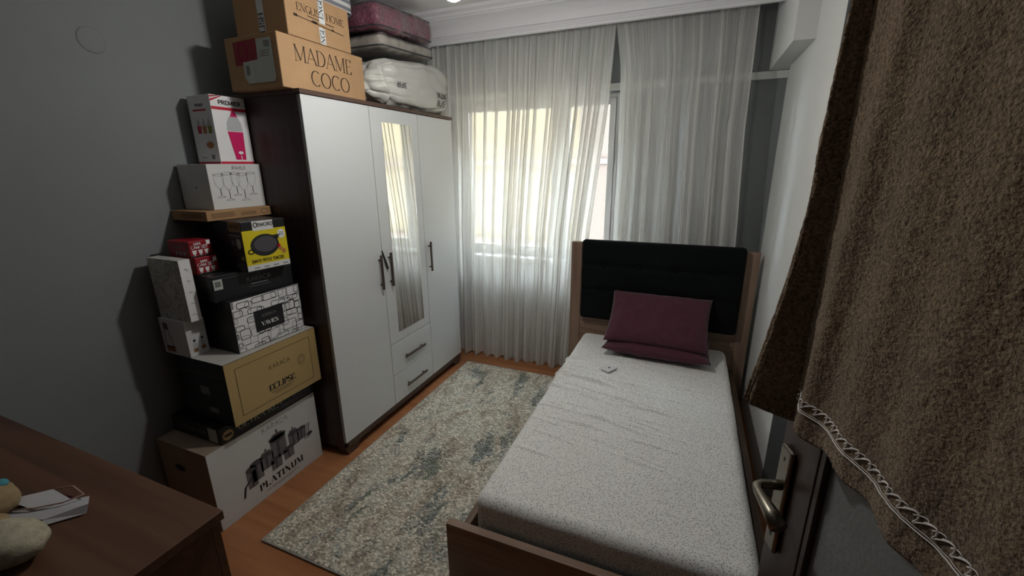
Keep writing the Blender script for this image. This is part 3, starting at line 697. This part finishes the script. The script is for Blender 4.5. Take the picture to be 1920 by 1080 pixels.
c = Carton('gold_box', -1.780, 1.060, .4875, .335, .492, .302, 'black_card', 'gold fronted carton with a thin line border, above the slim black one', group=G)
c.front('printed_front', [rect(.001, .001, .491, .301)], 'gold_card')
c.front('border_line', outline(rect(.045, .035, .447, .265), .0022), 'brown_ink', 2)
c.front('brand_lettering', centred('KARACA', .021, .262, .187, serif=False, thick=.1, space=.2), 'brown_ink', 2)
c.front('name_lettering', centred('ECLIPSE', .030, .262, .082, thick=.24, thin=.04), 'black_ink', 2)
c.front('small_print', [rect(.20, .068, .325, .071), rect(.215, .058, .31, .0605)], 'brown_ink', 2)
c.front('stamp', outline(ell(.385, .165, .022, .026), .002)+outline(ell(.385, .165, .012, .016), .002), 'brown_ink', 2)
c.top('lid', [rect(.001, .001, .491, .334)], 'grey_card')
c.near('label', [rect(.15, .135, .21, .175)], 'grey_ink'); c.near('label', [rect(.185, .05, .245, .075)], 'grey_ink')
c.near('fold_line', [rect(.01, .235, .325, .2365)], 'grey_ink')

c = Carton('patterned_box', -1.822, 1.170, .7905, .285, .352, .244, 'black_card', 'carton with a white front covered in black rounded line pattern', math.radians(-1.5), group=G)
c.front('printed_front', [rect(.001, .001, .351, .243)], 'bright_card')
rr = random.Random(21); lines = []
def rrect(x0, y0, x1, y1, r_):
    p = []
    for cx_, cy__, a0 in ((x1-r_, y1-r_, 0), (x0+r_, y1-r_, 90), (x0+r_, y0+r_, 180), (x1-r_, y0+r_, 270)): p += arc(cx_, cy__, r_, r_, a0, a0+90, 4)
    return p
cl = lambda p: (min(max(p[0], .004), .348), min(max(p[1], .004), .240))
for i in range(9):
    for j in range(7):
        if rr.random() < .12: continue
        x0 = i*.042-.02+rr.uniform(-.012, .012); y0 = j*.036-.012+rr.uniform(-.01, .01); w_ = rr.uniform(.03, .075); h_ = rr.uniform(.022, .046)
        pp = [cl(p) for p in rrect(x0, y0, x0+w_, y0+h_, .009)]
        lines += outline(pp, .0028) if rr.random() < .7 else outline(pp, .0016)
c.front('line_pattern', lines, 'black_ink', 2)
c.front('name_panel', [rect(.095, .07, .245, .172)], 'black_card', 3)
c.front('brand_lettering', centred('KARACA', .013, .17, .135, serif=False, thick=.12, space=.2), 'grey_ink', 4)
c.front('name_lettering', centred('YAVIEN', .019, .17, .093, thick=.24, thin=.04), 'white_ink', 4)

c = Carton('black_lidded_box', -1.872, 1.140, 1.0350, .27, .372, .1155, 'black_card', 'low black carton with faint silver lettering, under the yellow pan box', math.radians(-7), group=G)
c.front('brand_lettering', centred('KARACA', .020, .205, .062, serif=False, thick=.1, space=.2), 'silver_ink')
c.front('small_print', [rect(.165, .047, .245, .051), rect(.155, .036, .255, .0375)], 'grey_ink')
c.front('crest', [[(.195, .094), (.205, .088), (.215, .094), (.205, .091)]], 'silver_ink')
c.front('label', [rect(.008, .055, .044, .10)], 'label_paper'); c.front('barcode', [rect(.014+.004*k, .068, .0162+.004*k, .092) for k in range(6)], 'black_ink', 2)
c.front('lid_edge', [rect(.0, .1005, .372, .1015)], 'grey_ink')

c = Carton('pan_box', -1.806, 1.268, 1.1515, .235, .203, .222, 'black_card', 'yellow fronted carton picturing a black frying pan', math.radians(-8), group=G)
c.front('printed_front', [rect(.001, .001, .202, .182)], 'yellow_card')
c.front('base_strip', [rect(.001, .001, .202, .026)], 'white_card', 2)
c.front('logo_panel', [rect(.05, .178, .145, .221)], 'white_card', 2)
pan = [ell(.095, .11, .066, .05, 28)]
c.front('printed_pan', pan+[[(.135, .15), (.172, .152), (.155, .125)]]+outline(ell(.028, .087, .012, .009), .005), 'black_ink', 3)
c.front('printed_pan_inside', [ell(.098, .114, .053, .036, 28)], 'dark_grey_ink', 4)
c.front('badge', [ell(.178, .152, .018, .021)], 'bright_card', 3); c.front('badge_print', [rect(.167, .144+.007*k, .189, .147+.007*k) for k in range(3)], 'grey_ink', 4)
c.front('brand_lettering', centred('SWORD', .0155, .109, .196, serif=False, thick=.18, space=.1), 'black_ink', 3)
c.front('brand_mark', outline(ell(.064, .204, .008, .010), .004), 'black_ink', 3)
c.front('name_lettering', centred('EMAYE FRITOZ TENCERE', .0125, .100, .036, serif=False, thick=.2, wide=.75), 'black_ink', 3)
c.front('printed_food', [ell(.165, .085, .010, .009), ell(.18, .07, .010, .012)], 'orange_ink', 3); c.front('printed_tomato', [ell(.158, .098, .009, .008)], 'red_ink', 3)
c.front('small_print', [rect(.03+.045*k, .009, .055+.045*k, .014) for k in range(4)], 'grey_ink', 3)
c.near('label', [rect(.135, .178, .233, .222)], 'kraft'); c.near('label_lettering', centred('SWORD', .016, .185, .193, serif=False, thick=.16), 'brown_ink', 2)
c.near('badge', [ell(.20, .125, .018, .024)], 'silver_ink'); c.near('small_print', [rect(.13, .158, .22, .163), rect(.14, .13, .165, .134), rect(.14, .12, .165, .124)], 'grey_ink')
c.near('printed_disc', [ell(.215, .06, .014, .011)], 'green_ink'); c.near('printed_pan', [ell(.19, .02, .04, .02)], 'dark_grey_ink')

c = Carton('flat_kraft_box', -1.970, 1.240, 1.3740, .242, .322, .043, 'kraft', 'flat kraft carton lying across the pan box, under the glassware carton', group=G)
c.front('small_print', [rect(.02, .012+.006*k, .13, .014+.006*k) for k in range(4)]+[rect(.16, .012+.006*k, .24, .014+.006*k) for k in range(3)], 'brown_ink')
c.front('stamp', outline(ell(.285, .022, .018, .012), .002), 'brown_ink')
c.near('small_print', [rect(.06, .014+.007*k, .21, .0165+.007*k) for k in range(3)], 'brown_ink')

c = Carton('glassware_box', -2.000, 1.300, 1.4175, .205, .262, .2025, 'white_card', 'white carton with pale drawings of stemmed glasses, below the popcorn machine box', group=G)
gl = []
def goblet(x, y, h_, w_):
    o_ = []
    pts = [(x-w_/2, y+h_), (x-w_*.46, y+h_*.62), (x-w_*.18, y+h_*.42), (x, y+h_*.38), (x, y+h_*.08), (x-w_*.4, y)]
    ribbon(pts, lambda a, b: .0028, o_); ribbon([(2*x-a, b) for a, b in pts], lambda a, b: .0028, o_)
    o_ += outline(ell(x, y+h_, w_/2, h_*.05), .0028); ribbon([(x-w_*.4, y), (x+w_*.4, y)], lambda a, b: .0034, o_)
    return o_
for x_, y_, h_, w_ in ((.045, .055, .10, .045), (.085, .04, .12, .048), (.125, .06, .10, .045), (.16, .035, .12, .05), (.205, .06, .10, .045)): gl += goblet(x_, y_, h_, w_)
c.front('printed_glasses', gl, 'pale_ink')
c.front('brand_lettering', centred('RAHLE', .015, .150, .178, serif=False, thick=.12, space=.25), 'grey_ink', 2)
c.near('small_hole', [ell(.11, .10, .004, .004)], 'black_ink')

c = Carton('popcorn_machine_box', -2.030, 1.392, 1.6205, .155, .168, .300, 'bright_card', 'tall white carton printed with a magenta and white machine, topmost of the wall stack', group=G)
c.front('red_stripe', [rect(.001, .238, .167, .251)], 'red_ink'); c.front('red_stripe', [rect(.001, .001, .167, .011)], 'red_ink'); c.front('corner_stripes', [[(.001, .296), (.001, .288), (.035, .299), (.05, .299)], [(.001, .281), (.001, .271), (.06, .299), (.052, .299)]], 'red_ink')
c.front('brand_lettering', centred('PREMIER', .017, .090, .262, serif=False, thick=.2, wide=1.25), 'black_ink', 2)
c.front('printed_base', [[(.058, .146), (.134, .146), (.128, .02), (.078, .02)]], 'magenta_ink', 2)
c.front('printed_dome', [[(.058, .15), (.134, .15), (.131, .185), (.118, .212), (.104, .222), (.09, .222), (.074, .208), (.061, .185)]], 'pale_ink', 2)
c.front('printed_cap', [[(.08, .212), (.116, .212), (.112, .226), (.10, .24), (.094, .24), (.088, .224)]], 'magenta_ink', 3)
c.front('printed_spout', [ell(.106, .052, .013, .007), rect(.104, .012, .108, .04)], 'white_ink', 3)
c.near('name_lettering', centred('PREMIER', .011, .075, .252, serif=False, thick=.16), 'black_ink'); c.near('red_stripe', [rect(.028, .232, .118, .240)], 'red_ink'); c.near('red_stripe', [rect(.001, .001, .154, .010)], 'red_ink')
for k, mm in enumerate(('red_ink', 'orange_ink', 'green_ink')):
    x_ = .04+.036*k; c.near('printed_cup', [[(x_, .135), (x_+.022, .135), (x_+.026, .168), (x_-.004, .168)]], mm); c.near('printed_lid', [[(x_-.003, .17), (x_+.025, .17), (x_+.011, .205)]], 'pale_ink')
c.near('printed_bowl', [ell(.105, .085, .026, .015)], 'orange_ink'); c.near('small_print', [rect(.03, .028, .07, .031), rect(.10, .022, .122, .042)], 'grey_ink')

c = Carton('bottle_set_box', -1.988, 1.062, .7905, .178, .085, .168, 'white_card', 'small pale carton picturing oil bottles, under the marble print box', group=G)
bt_ = []; oil = []; lid_ = []
for x_, y_, s_ in ((.028, .018, .8), (.062, .022, .8)):
    bt_.append([(x_-.012*s_, y_), (x_+.012*s_, y_), (x_+.011*s_, y_+.032), (x_+.004, y_+.05), (x_-.004, y_+.05), (x_-.011*s_, y_+.032)]); oil.append(rect(x_-.011*s_, y_+.002, x_+.011*s_, y_+.018)); lid_.append(rect(x_-.005, y_+.05, x_+.005, y_+.06))
c.front('printed_bottles', bt_, 'pale_ink'); c.front('printed_oil', oil, 'amber_ink', 2); c.front('printed_caps', lid_, 'black_ink', 2)
c.near('printed_bottles', outline([(.02, .035), (.075, .035), (.055, .12), (.03, .12)], .004), 'dark_grey_ink'); c.near('printed_oil', [rect(.02, .012, .08, .04)], 'amber_ink'); c.near('printed_caps', [rect(.028, .12, .042, .15), rect(.046, .12, .058, .148)], 'dark_grey_ink', 2)

c = Carton('marble_print_box', -1.950, 1.073, .9590, .212, .048, .273, 'marble_print', 'upright pale marble print carton leaning in front of the red boxes', group=G)
c.front('printed_front', [rect(.001, .001, .047, .272)], 'bright_card'); c.front('veins', [[(.004+.01*k, .03+.045*k), (.02, .035+.05*k), (.042, .025+.05*k), (.02, .032+.05*k)] for k in range(5)], 'grey_ink', 2)

for k, (dx, zb, lab) in enumerate(((.022, 1.1515, 'lower red glass cup carton, half hidden behind the marble print box'), (0, 1.2265, 'upper red glass cup carton with white cup prints, behind the marble print box'))):
    c = Carton('glass_cup_box', -1.985+dx, 1.150, zb, .148, .094, .074 if k == 0 else .070, 'red_card', lab, group='red glass cup cartons')
    c.front('name_lettering', centred('CAM SET', .013, .042, .036, serif=False, thick=.2)+centred('MINI', .011, .035, .052, serif=False, thick=.2), 'white_ink')
    cups = []
    for q in range(3): x_ = .018+.026*q; cups += [[(x_-.006, .012), (x_+.006, .012), (x_+.010, .030), (x_-.010, .030)], rect(x_-.008, .003, x_+.008, .007), rect(x_-.002, .007, x_+.002, .012)]
    c.front('printed_cups', cups, 'white_ink'); c.front('base_strip', [rect(.001, .0, .093, .006)], 'black_ink'); c.front('corner_flag', [rect(.074, .05, .09, .068)], 'white_ink')
    c.near('printed_cups', [[(.05+.026*q, .006), (.062+.026*q, .006), (.066+.026*q, .024), (.046+.026*q, .024)] for q in range(3)], 'grey_ink'); c.near('name_lettering', centred('CAM SET', .011, .07, .04, serif=False, thick=.18), 'grey_ink')

# ------------------------------------------------------------------ on top of the wardrobe
c = Carton('moving_box', -1.712, 1.517, 1.9455, .33, .535, .222, 'cardboard', 'wide brown carton with large two-line lettering, lying on the wardrobe top', bev=.004)
c.front('name_lettering', centred('MADAME', .066, .262, .122, thick=.11, thin=.035, space=.10)+centred('COCO', .066, .29, .030, thick=.11, thin=.035, space=.12), 'brown_ink')
c.near('red_sticker', [[(.055, .105), (.20, .105), (.20, .205), (.055, .20)]], 'red_card', 2); c.near('sticker_emblem', outline(ell(.11, .155, .03, .036), .008), 'magenta_ink', 3)
c.near('paper_label', [[(.125, .025), (.29, .025), (.30, .045), (.295, .20), (.205, .20), (.20, .12), (.105, .115), (.105, .05)]], 'label_paper', 4)
c.near('label_stamp', [rect(.12, .06, .14, .10)], 'grey_ink', 5); c.near('label_print', [rect(.25, .165, .285, .19)]+[rect(.22, .13+.01*k, .28, .133+.01*k) for k in range(3)], 'grey_ink', 5)

c = Carton('shipping_box', -1.708, 1.580, 2.1680, .32, .388, .196, 'cardboard', 'brown carton crossed by a white printed tape, standing on the wide lettered carton', bev=.004)
c.front('name_lettering', centred('ENGLISH HOME', .030, .205, .112, thick=.14, thin=.05), 'brown_ink')
key = [rect(.04, .083, .062, .094), ell(.16, .085, .02, .006), ell(.27, .078, .01, .004)]
ribbon([(.05, .088), (.34, .072)], lambda a, b: .004, key); ribbon([(.12, .102), (.28, .094)], lambda a, b: .004, key)
c.front('printed_key', key, 'brown_ink')
c.front('tape', [rect(.188, .09, .224, .195), rect(.182, .001, .218, .072)], 'tape_white', 2)
def vert(s, h, x, y): 
    p, _ = text2d(s, h, thick=.15, thin=.06); return [[(x-b, y+a) for a, b in q] for q in p]
c.front('tape_lettering', vert('ENGL', .026, .216, .112)[:] , 'black_ink', 3); c.front('tape_lettering', vert('NGL', .026, .212, .006), 'black_ink', 3)
c.near('tape', [rect(.15, .012, .19, .195)], 'tape_white', 2); c.near('tape_lettering', vert('LISH', .030, .184, .02), 'black_ink', 3)

# stuffed bags
def bag_disp(sx, sy, sz, seed, a1, a2, pinch=0.0):
    def f(p, nr):
        q = Vector((p.x*5+seed, p.y*5, p.z*5)); d_ = a1*noise.noise(q) + a2*noise.noise(q*3.3)
        d_ += a2*.8*abs(noise.noise(Vector((p.x*26, p.y*6, p.z*20+seed))))
        fac = max(0, 1-abs(2*p.y/sy)**3); bul = .25*sz*(fac-.6)*pinch
        return nr*(d_ + (bul if nr.length > .5 else 0))
    return f
def quilt_bag(name, loc, size, rx, material, label, seed):
    t = empty(name, loc, 0, label, 'bag'); t.rotation_euler = (rx, 0, 0)
    sx, sy, sz = size
    soft_box('quilt', (sx-.012, sy-.012, sz-.008), min(.036, sz*.42), (20, 44, 10), material, t, bag_disp(sx, sy, sz, seed, .014, .009)).location = (0, 0, .004)
    soft_box('plastic_cover', (sx, sy, sz), min(.036, sz*.44), (20, 44, 10), 'clear_plastic', t, bag_disp(sx, sy, sz, seed, .014, .010))
    zz = .012
    pts = [(sx/2-.004, -sy/2+.02, zz), (sx/2-.004, sy/2-.02, zz), (sx/2-.03, sy/2-.002, zz), (-sx/2+.03, sy/2-.002, zz), (-sx/2+.004, 0, zz), (-sx/2+.03, -sy/2+.002, zz), (sx/2-.03, -sy/2+.002, zz), (sx/2-.004, -sy/2+.02, zz)]
    tube('piping', pts, .0035, 'dark_piping', t, 6)
    pts2 = [(x, y, sz-.012) for x, y, z in pts]; tube('piping', pts2, .0022, 'dark_piping', t, 6)
    return t
# white sack
def sack_d(p, nr):
    q = Vector((p.x*4, p.y*4+3, p.z*4)); u = p.y/.435; v = p.z/.285
    d_ = .010*noise.noise(q)+.008*noise.noise(q*2.7)
    # long soft creases along the sack, short gathered ones at both ends
    d_ -= .012*(1-abs(noise.noise(Vector((p.x*3, p.y*2.2, p.z*13+1)))))**8
    e_ = max(0, abs(u)-.55)/.45
    d_ -= .030*e_*(1-abs(noise.noise(Vector((p.x*9, p.y*5+7, p.z*9)))))**5
    tz = Vector((0, 0, 0))
    if u > .68: tz = Vector((-(u-.68)*.16*max(-1, min(1, p.x*6)), 0, -(p.z-.13)*(u-.68)*.95))
    if u < -.62: tz = Vector((-(-.62-u)*.14*max(-1, min(1, p.x*6)), .05*e_*(v-.5)*2*(1 if v > .5 else 0), -(p.z-.16)*(-.62-u)*.35))
    crease = 0.0
    if nr.x > .2 and u < -.35:                  # folded-over corner flap at the near end
        crease = .022*math.exp(-((u+.80+.22*(v-.5))/.045)**2) - .020*math.exp(-((u+.70+.22*(v-.5))/.06)**2)
    return nr*(d_+crease) + tz + Vector((0, 0, .05*u*v if p.z > .05 else 0))
sk = empty('white_sack', (-1.915, 2.515, 1.9475), 0, 'bulky white plastic storage sack with upside-down black print, on the wardrobe top', 'bag')
sko = soft_box('sack', (.53, .87, .285), .085, (40, 90, 30), 'sack_white', sk, sack_d)
zmin = min(v.co.z for v in sko.data.vertices); sko.location.z = -zmin
bvh = BVHTree.FromPolygons([v.co+Vector((0, 0, -zmin)) for v in sko.data.vertices], [tuple(p.vertices) for p in sko.data.polygons])
def on_sack(a, b):
    h_ = bvh.ray_cast(Vector((1, a, b)), Vector((-1, 0, 0)))[0]
    return (h_.x+.0035, a, b) if h_ else (.25, a, b)
def flip(polys, cx, cy__): return [[(cx-a, cy__-b) for a, b in p] for p in polys]
put('printed_lettering', flip(text2d('ATIK', .036, serif=False, thick=.17)[0], .275, .135)+flip(text2d('SIFIR', .036, serif=False, thick=.17)[0], .275, .085), on_sack, 'black_ink', sk)
sw = []
ribbon(arc(.315, .100, .026, .040, 60, 300, 12), lambda a, b: .007, sw); ribbon(arc(.315, .100, .012, .020, -120, 120, 8), lambda a, b: .006, sw); ribbon(arc(.318, .100, .03, .042, -40, 40, 6), lambda a, b: .006, sw)
put('printed_emblem', sw, on_sack, 'black_ink', sk)
put('printed_lettering', flip(text2d('SIFIR', .028, serif=False, thick=.17)[0], -.165, .135), on_sack, 'dark_grey_ink', sk)

quilt_bag('beige_quilt_bag', (-1.94, 2.50, 2.278), (.46, .56, .078), math.radians(3.5), 'beige_quilt', 'flat beige quilt in a clear zipped bag, on the white sack', 3)
quilt_bag('plum_quilt_bag', (-1.94, 2.485, 2.374), (.47, .57, .135), math.radians(3.5), 'plum_quilt', 'plum quilt in a crinkled clear plastic bag, topmost over the beige one', 8)
sb = empty('striped_blanket_pack', (-1.93, 1.90, 2.3645), 0, 'grey and white striped blanket pack on top of the taped carton', 'blanket')
soft_box('blanket', (.30, .40, .10), .03, (10, 16, 8), 'striped_cloth', sb, bag_disp(.3, .4, .1, 5, .004, .003)).location = (0, 0, .006)
tube('binding', [(.148, -.17, .02), (.150, 0, .02), (.148, .17, .02), (.12, .198, .02)], .006, 'dark_piping', sb)

# ------------------------------------------------------------------ dresser bottom left
dk_ = empty('dresser', (-1.62, .12, 0), 0, 'dark brown wooden dresser in the near left corner, plush toy on top', 'dresser')
DX0, DX1, DY0, DY1 = -.59, .59, -.62, .421
box('top', (DX0, DY0, .735), (DX1, DY1, .760), 'desk_wood', dk_, .0015)
box('side_panel', (DX0+.005, DY1-.025, .0), (DX1-.02, DY1-.006, .735), 'desk_wood', dk_)
box('side_panel', (DX0+.005, DY0+.006, .0), (DX1-.02, DY0+.025, .735), 'desk_wood', dk_)
box('back_panel', (DX0+.005, DY0+.025, .02), (DX0+.015, DY1-.025, .735), 'desk_wood', dk_)
box('bottom_panel', (DX0+.015, DY0+.025, .04), (DX1-.03, DY1-.025, .06), 'desk_wood', dk_)
for k in range(3):
    z0 = .065+k*.223; d_ = box('drawer', (DX1-.038, DY0+.027, z0), (DX1-.018, DY1-.027, z0+.218), 'desk_wood', dk_, .001)
    for yy in (-.35, .15): boxes('handle', [((DX1-.006, yy-.05, z0+.11), (DX1+.002, yy+.05, z0+.12)), ((DX1-.018, yy-.04, z0+.111), (DX1-.006, yy-.03, z0+.119)), ((DX1-.018, yy+.03, z0+.111), (DX1-.006, yy+.04, z0+.119))], 'bronze_metal', d_, .001)

# plush toy with tags
def blob(name, c_, r_, rz, material, parent, seed=0.0, amp=.06, ry=0.0):
    bm = bmesh.new(); bmesh.ops.create_icosphere(bm, subdivisions=4, radius=1.0)
    R_ = Matrix.Rotation(rz, 3, 'Z') @ Matrix.Rotation(ry, 3, 'Y')
    for v in bm.verts:
        n_ = v.co.copy(); k = 1+amp*noise.noise(n_*2+Vector((seed, 0, 0)))+amp*.35*noise.noise(n_*11)
        v.co = R_ @ Vector((n_.x*r_[0]*k, n_.y*r_[1]*k, n_.z*r_[2]*k)) + Vector(c_)
    me = bpy.data.meshes.new(name); bm.to_mesh(me); bm.free(); smooth(me); return link(name, me, material, parent)
pt = empty('plush_toy', (-1.425, .245, .7605), 0, 'cream and tan plush toy with a teal patch lying on the dresser', 'toy')
blob('body', (.085, .010, .045), (.095, .062, .046), math.radians(28), 'plush_cream', pt, 1)
blob('head', (-.125, .058, .048), (.075, .056, .048), math.radians(15), 'plush_tan', pt, 2)
blob('ear', (-.110, .088, .084), (.020, .016, .010), .3, 'teal_felt', pt, 3)
blob('paw', (-.02, .038, .026), (.045, .026, .026), math.radians(-30), 'plush_tan', pt, 4)
blob('eye', (-.165, .02, .085), (.008, .008, .008), 0, 'bright_card', pt, 5, 0)
blob('vest', (-.005, -.028, .037), (.065, .045, .0365), math.radians(35), 'dark_cloth', pt, 6)
tube('hanging_loop', [(-.125, .090, .092), (-.14, .10, .105), (-.17, .10, .105), (-.20, .098, .11), (-.25, .075, .10), (-.30, .05, .08)], .0028, 'pink_cord', pt)
tube('ribbon', [(-.03, .075, .012), (.005, .06, .02), (.03, .035, .03)], .0025, 'pink_cord', pt)
def card(name, pts, material, parent, th=.0012):
    o = pymesh(name, pts, [tuple(range(len(pts)))], material, parent); s_ = o.modifiers.new('thick', 'SOLIDIFY'); s_.thickness = th; return o
tg = empty('care_tag', (-1.460, .372, .7605), 0, 'white folded fabric care tags with a maroon lining beside the plush toy', 'tag')
card('tag_panel', [(-.085, -.035, .028), (-.02, .030, .030), (.055, .032, .022), (.02, -.020, .018)], 'fabric_tag', tg)
card('tag_panel', [(-.055, -.05, .016), (.09, .055, .024), (.118, .040, .022), (.06, -.025, .010), (-.035, -.058, .012)], 'fabric_tag', tg)
card('tag_fold', [(.06, -.025, .010), (.118, .040, .022), (.122, .030, .004), (.068, -.034, .002)], 'fabric_tag', tg)
card('lining', [(-.07, -.045, .010), (-.01, .034, .018), (.075, .048, .016), (.04, -.025, .004)], 'maroon_satin', tg)
tube('tag_cord', [(-.02, .032, .03), (.02, .054, .034), (.085, .048, .034), (.06, .015, .028), (.01, -.02, .024), (-.05, -.05, .02)], .002, 'pink_cord', tg)

# ------------------------------------------------------------------ door and towel on the right
V0 = Vector((.232, .90, 0)); TD = Vector((.254, -.967, 0)).normalized(); TN = Vector((-TD.y*-1*-1, 0, 0))
TN = Vector((TD.y, -TD.x, 0)).normalized()          # points into the room
if TN.x > 0: TN = -TN
ang = math.atan2(TD.y, TD.x)
door = empty('door_1', tuple(V0 - TN*.030 + TD*(-.078)), ang); door['kind'] = 'structure'
# local x along the door toward its hinge, local +y / -y across it
sgn = 1 if (Matrix.Rotation(ang, 3, 'Z') @ Vector((0, 1, 0))).dot(TN) > 0 else -1
def DBX(name, x0, x1, a0, a1, z0, z1, m_, par=door, bev=.002):
    y0, y1 = sorted((a0*sgn, a1*sgn)); return box(name, (x0, y0, z0), (x1, y1, z1), m_, par, bev)
DBX('stile', 0, .128, -.04, 0, .01, 2.02, 'door_wood'); DBX('stile', .692, .82, -.04, 0, .01, 2.02, 'door_wood')
DBX('rail', .128, .692, -.04, 0, 1.90, 2.02, 'door_wood'); DBX('rail', .128, .692, -.04, 0, .01, .20, 'door_wood')
DBX('pane', .128, .692, -.026, -.014, .20, 1.90, 'frosted_glass')
for x0, x1 in ((.128, .144), (.676, .692)): DBX('bead', x0, x1, -.014, -.002, .20, 1.90, 'door_wood')
pl = DBX('handle_plate', .018, .062, .0005, .012, .755, 1.018, 'satin_nickel', bev=.005)
for zz, rr_ in ((.80, .006), (.99, .003)):
    DBX('keyhole', .040-rr_*.6, .040+rr_*.6, .0122, .0128, zz-rr_*1.6, zz+rr_*1.6, 'black_plastic', bev=0)
hp = [(.042, .010, .925), (.042, .030, .925), (.042, .050, .924), (.046, .060, .923), (.060, .064, .922), (.090, .064, .922), (.120, .062, .919), (.150, .060, .913)]
lv = tube('lever', [(x, y*sgn, z) for x, y, z in hp], .009, 'satin_nickel', door, 12, [.011, .011, .0105, .0095, .0095, .012, .015, .0175])
DBX('hinge', .812, .83, -.005, .006, .3, .38, 'satin_nickel'); DBX('hinge', .812, .83, -.005, .006, 1.6, 1.68, 'satin_nickel')
# door frame post at the hinge side
hx = V0 - TN*.03 + TD*.752
fr = box('trim_5', (hx.x-.01, hx.y-.16, 0), (.62, hx.y-.005, 2.12), 'door_wood', None, .003); tag(fr, kind='structure')

FL = lerp_tab([(1.0, .110), (1.13, .098), (1.233, .081), (1.35, .065), (1.435, .055), (1.514, .046), (1.632, .045), (1.748, .041), (1.846, .036), (2.05, .020)])
def towel():
    NS, NZ = 230, 260; vs = []; fs = []
    FD = Vector((-.954, .30, 0)); S1 = .70; ZT = 2.035
    # path over the door: front length then over the top then down the back
    back = .75
    def zb(s):  # bottom hem height of the front layer
        return 1.108 + .012*math.sin(s*9) + .004*math.sin(s*60)
    LT = .075
    for j in range(NZ+1):
        t = j/NZ
        for i in range(NS+1):
            q = i/NS
            # s<0 is the flap past the door edge
            front = t < .72
            s = -1 + q/.16 if q < .16 else (q-.16)/.84*S1
            hem = zb(max(s, 0))
            if front: z = hem + (ZT-hem)*(t/.72); off = 0.0
            else:
                k = (t-.72)/.28
                if k < .1: a_ = k/.1*PI; z = ZT + .02*math.sin(a_); off = -(.5-.5*math.cos(a_))*LT
                else: z = ZT - (k-.1)/.9*back; off = -LT
            if s < 0:
                w_ = FL(z)*(-s) if front else .02*(-s)
                P_ = V0 + FD*w_ + TN*off
                # rolled lip
                if front: P_ += TN*(.012*max(0, -s-.8)/.2)*-1
                if front: z -= .022*(-s)**2*max(0, 1-(z-1.1)/.3) * -0.6
            else:
                rip = 0.0
                lowf = max(0, min(1, (1.9-z)/.8)) if front else 0
                for cen, wid, am in ((.055, .028, .020), (.17, .045, .012), (.29, .05, .015), (.42, .06, .017)):
                    cen2 = cen+.05*(z-1.2)*(1 if cen < .1 else .3)
                    rip += am*math.exp(-((s-cen2)/wid)**2)
                rip *= (.35+.65*lowf)
                rip = rip*min(1, s/.03)
                P_ = V0 + TD*s + TN*(off+rip)
            nn = noise.noise(Vector((s*9, z*7, off*20)))*.003 + noise.noise(Vector((s*60, z*45, 2+off*20)))*.0016 + noise.noise(Vector((s*150, z*130, 5+off*20)))*.0014
            P_ = P_ + TN*nn
            vs.append((P_.x, P_.y, z))
    for j in range(NZ):
        for i in range(NS):
            a_ = j*(NS+1)+i; fs.append((a_, a_+1, a_+NS+2, a_+NS+1))
    t_ = empty('bath_towel', (V0.x, V0.y, 0), 0, 'large brown terry towel with a lace strip, draped over the open door', 'towel')
    o = pymesh('towel_cloth', [(x-V0.x, y-V0.y, z) for x, y, z in vs], fs, 'terry_towel', t_, True)
    sd = o.modifiers.new('thick', 'SOLIDIFY'); sd.thickness = .007; sd.offset = 0
    # lace strip: looped thread riding on the front layer
    bv = BVHTree.FromPolygons([Vector(v.co) for v in o.data.vertices], [tuple(p.vertices) for p in o.data.polygons])
    def on(s, z):
        p = V0 + TD*s + TN*.3 - Vector((V0.x, V0.y, 0)); p.z = z
        h_ = bv.ray_cast(p, -TN)[0]
        return (h_ + TN*.0055) if h_ else p - TN*.29
    def thread(name, f, n, s0, s1, r):
        tube(name, [on(*f(s0+(s1-s0)*k/n)) for k in range(n+1)], r, 'lace_thread', t_, 5)
    thread('lace_edge', lambda s: (s, 1.160), 120, .004, .60, .0010)
    thread('lace_edge', lambda s: (s, 1.164), 120, .004, .60, .0005)
    per = .024
    thread('lace_loops', lambda s: (s+.007*math.sin(2*PI*s/per*1.0+1.2), 1.176+.008*math.cos(2*PI*s/per)), 900, .008, .60, .0010)
    thread('lace_scroll', lambda s: (s+.005*math.sin(4*PI*s/per), 1.181+.0035*math.sin(2*PI*s/per*2+.7)), 900, .008, .60, .0007)
    # corded hem down the flap edge
    pts = [Vector(vs[j*(NS+1)])-Vector((V0.x, V0.y, 0)) for j in range(0, int(NZ*.72))]
    tube('side_hem', pts[::3], .0055, 'terry_towel', t_, 6)
towel()
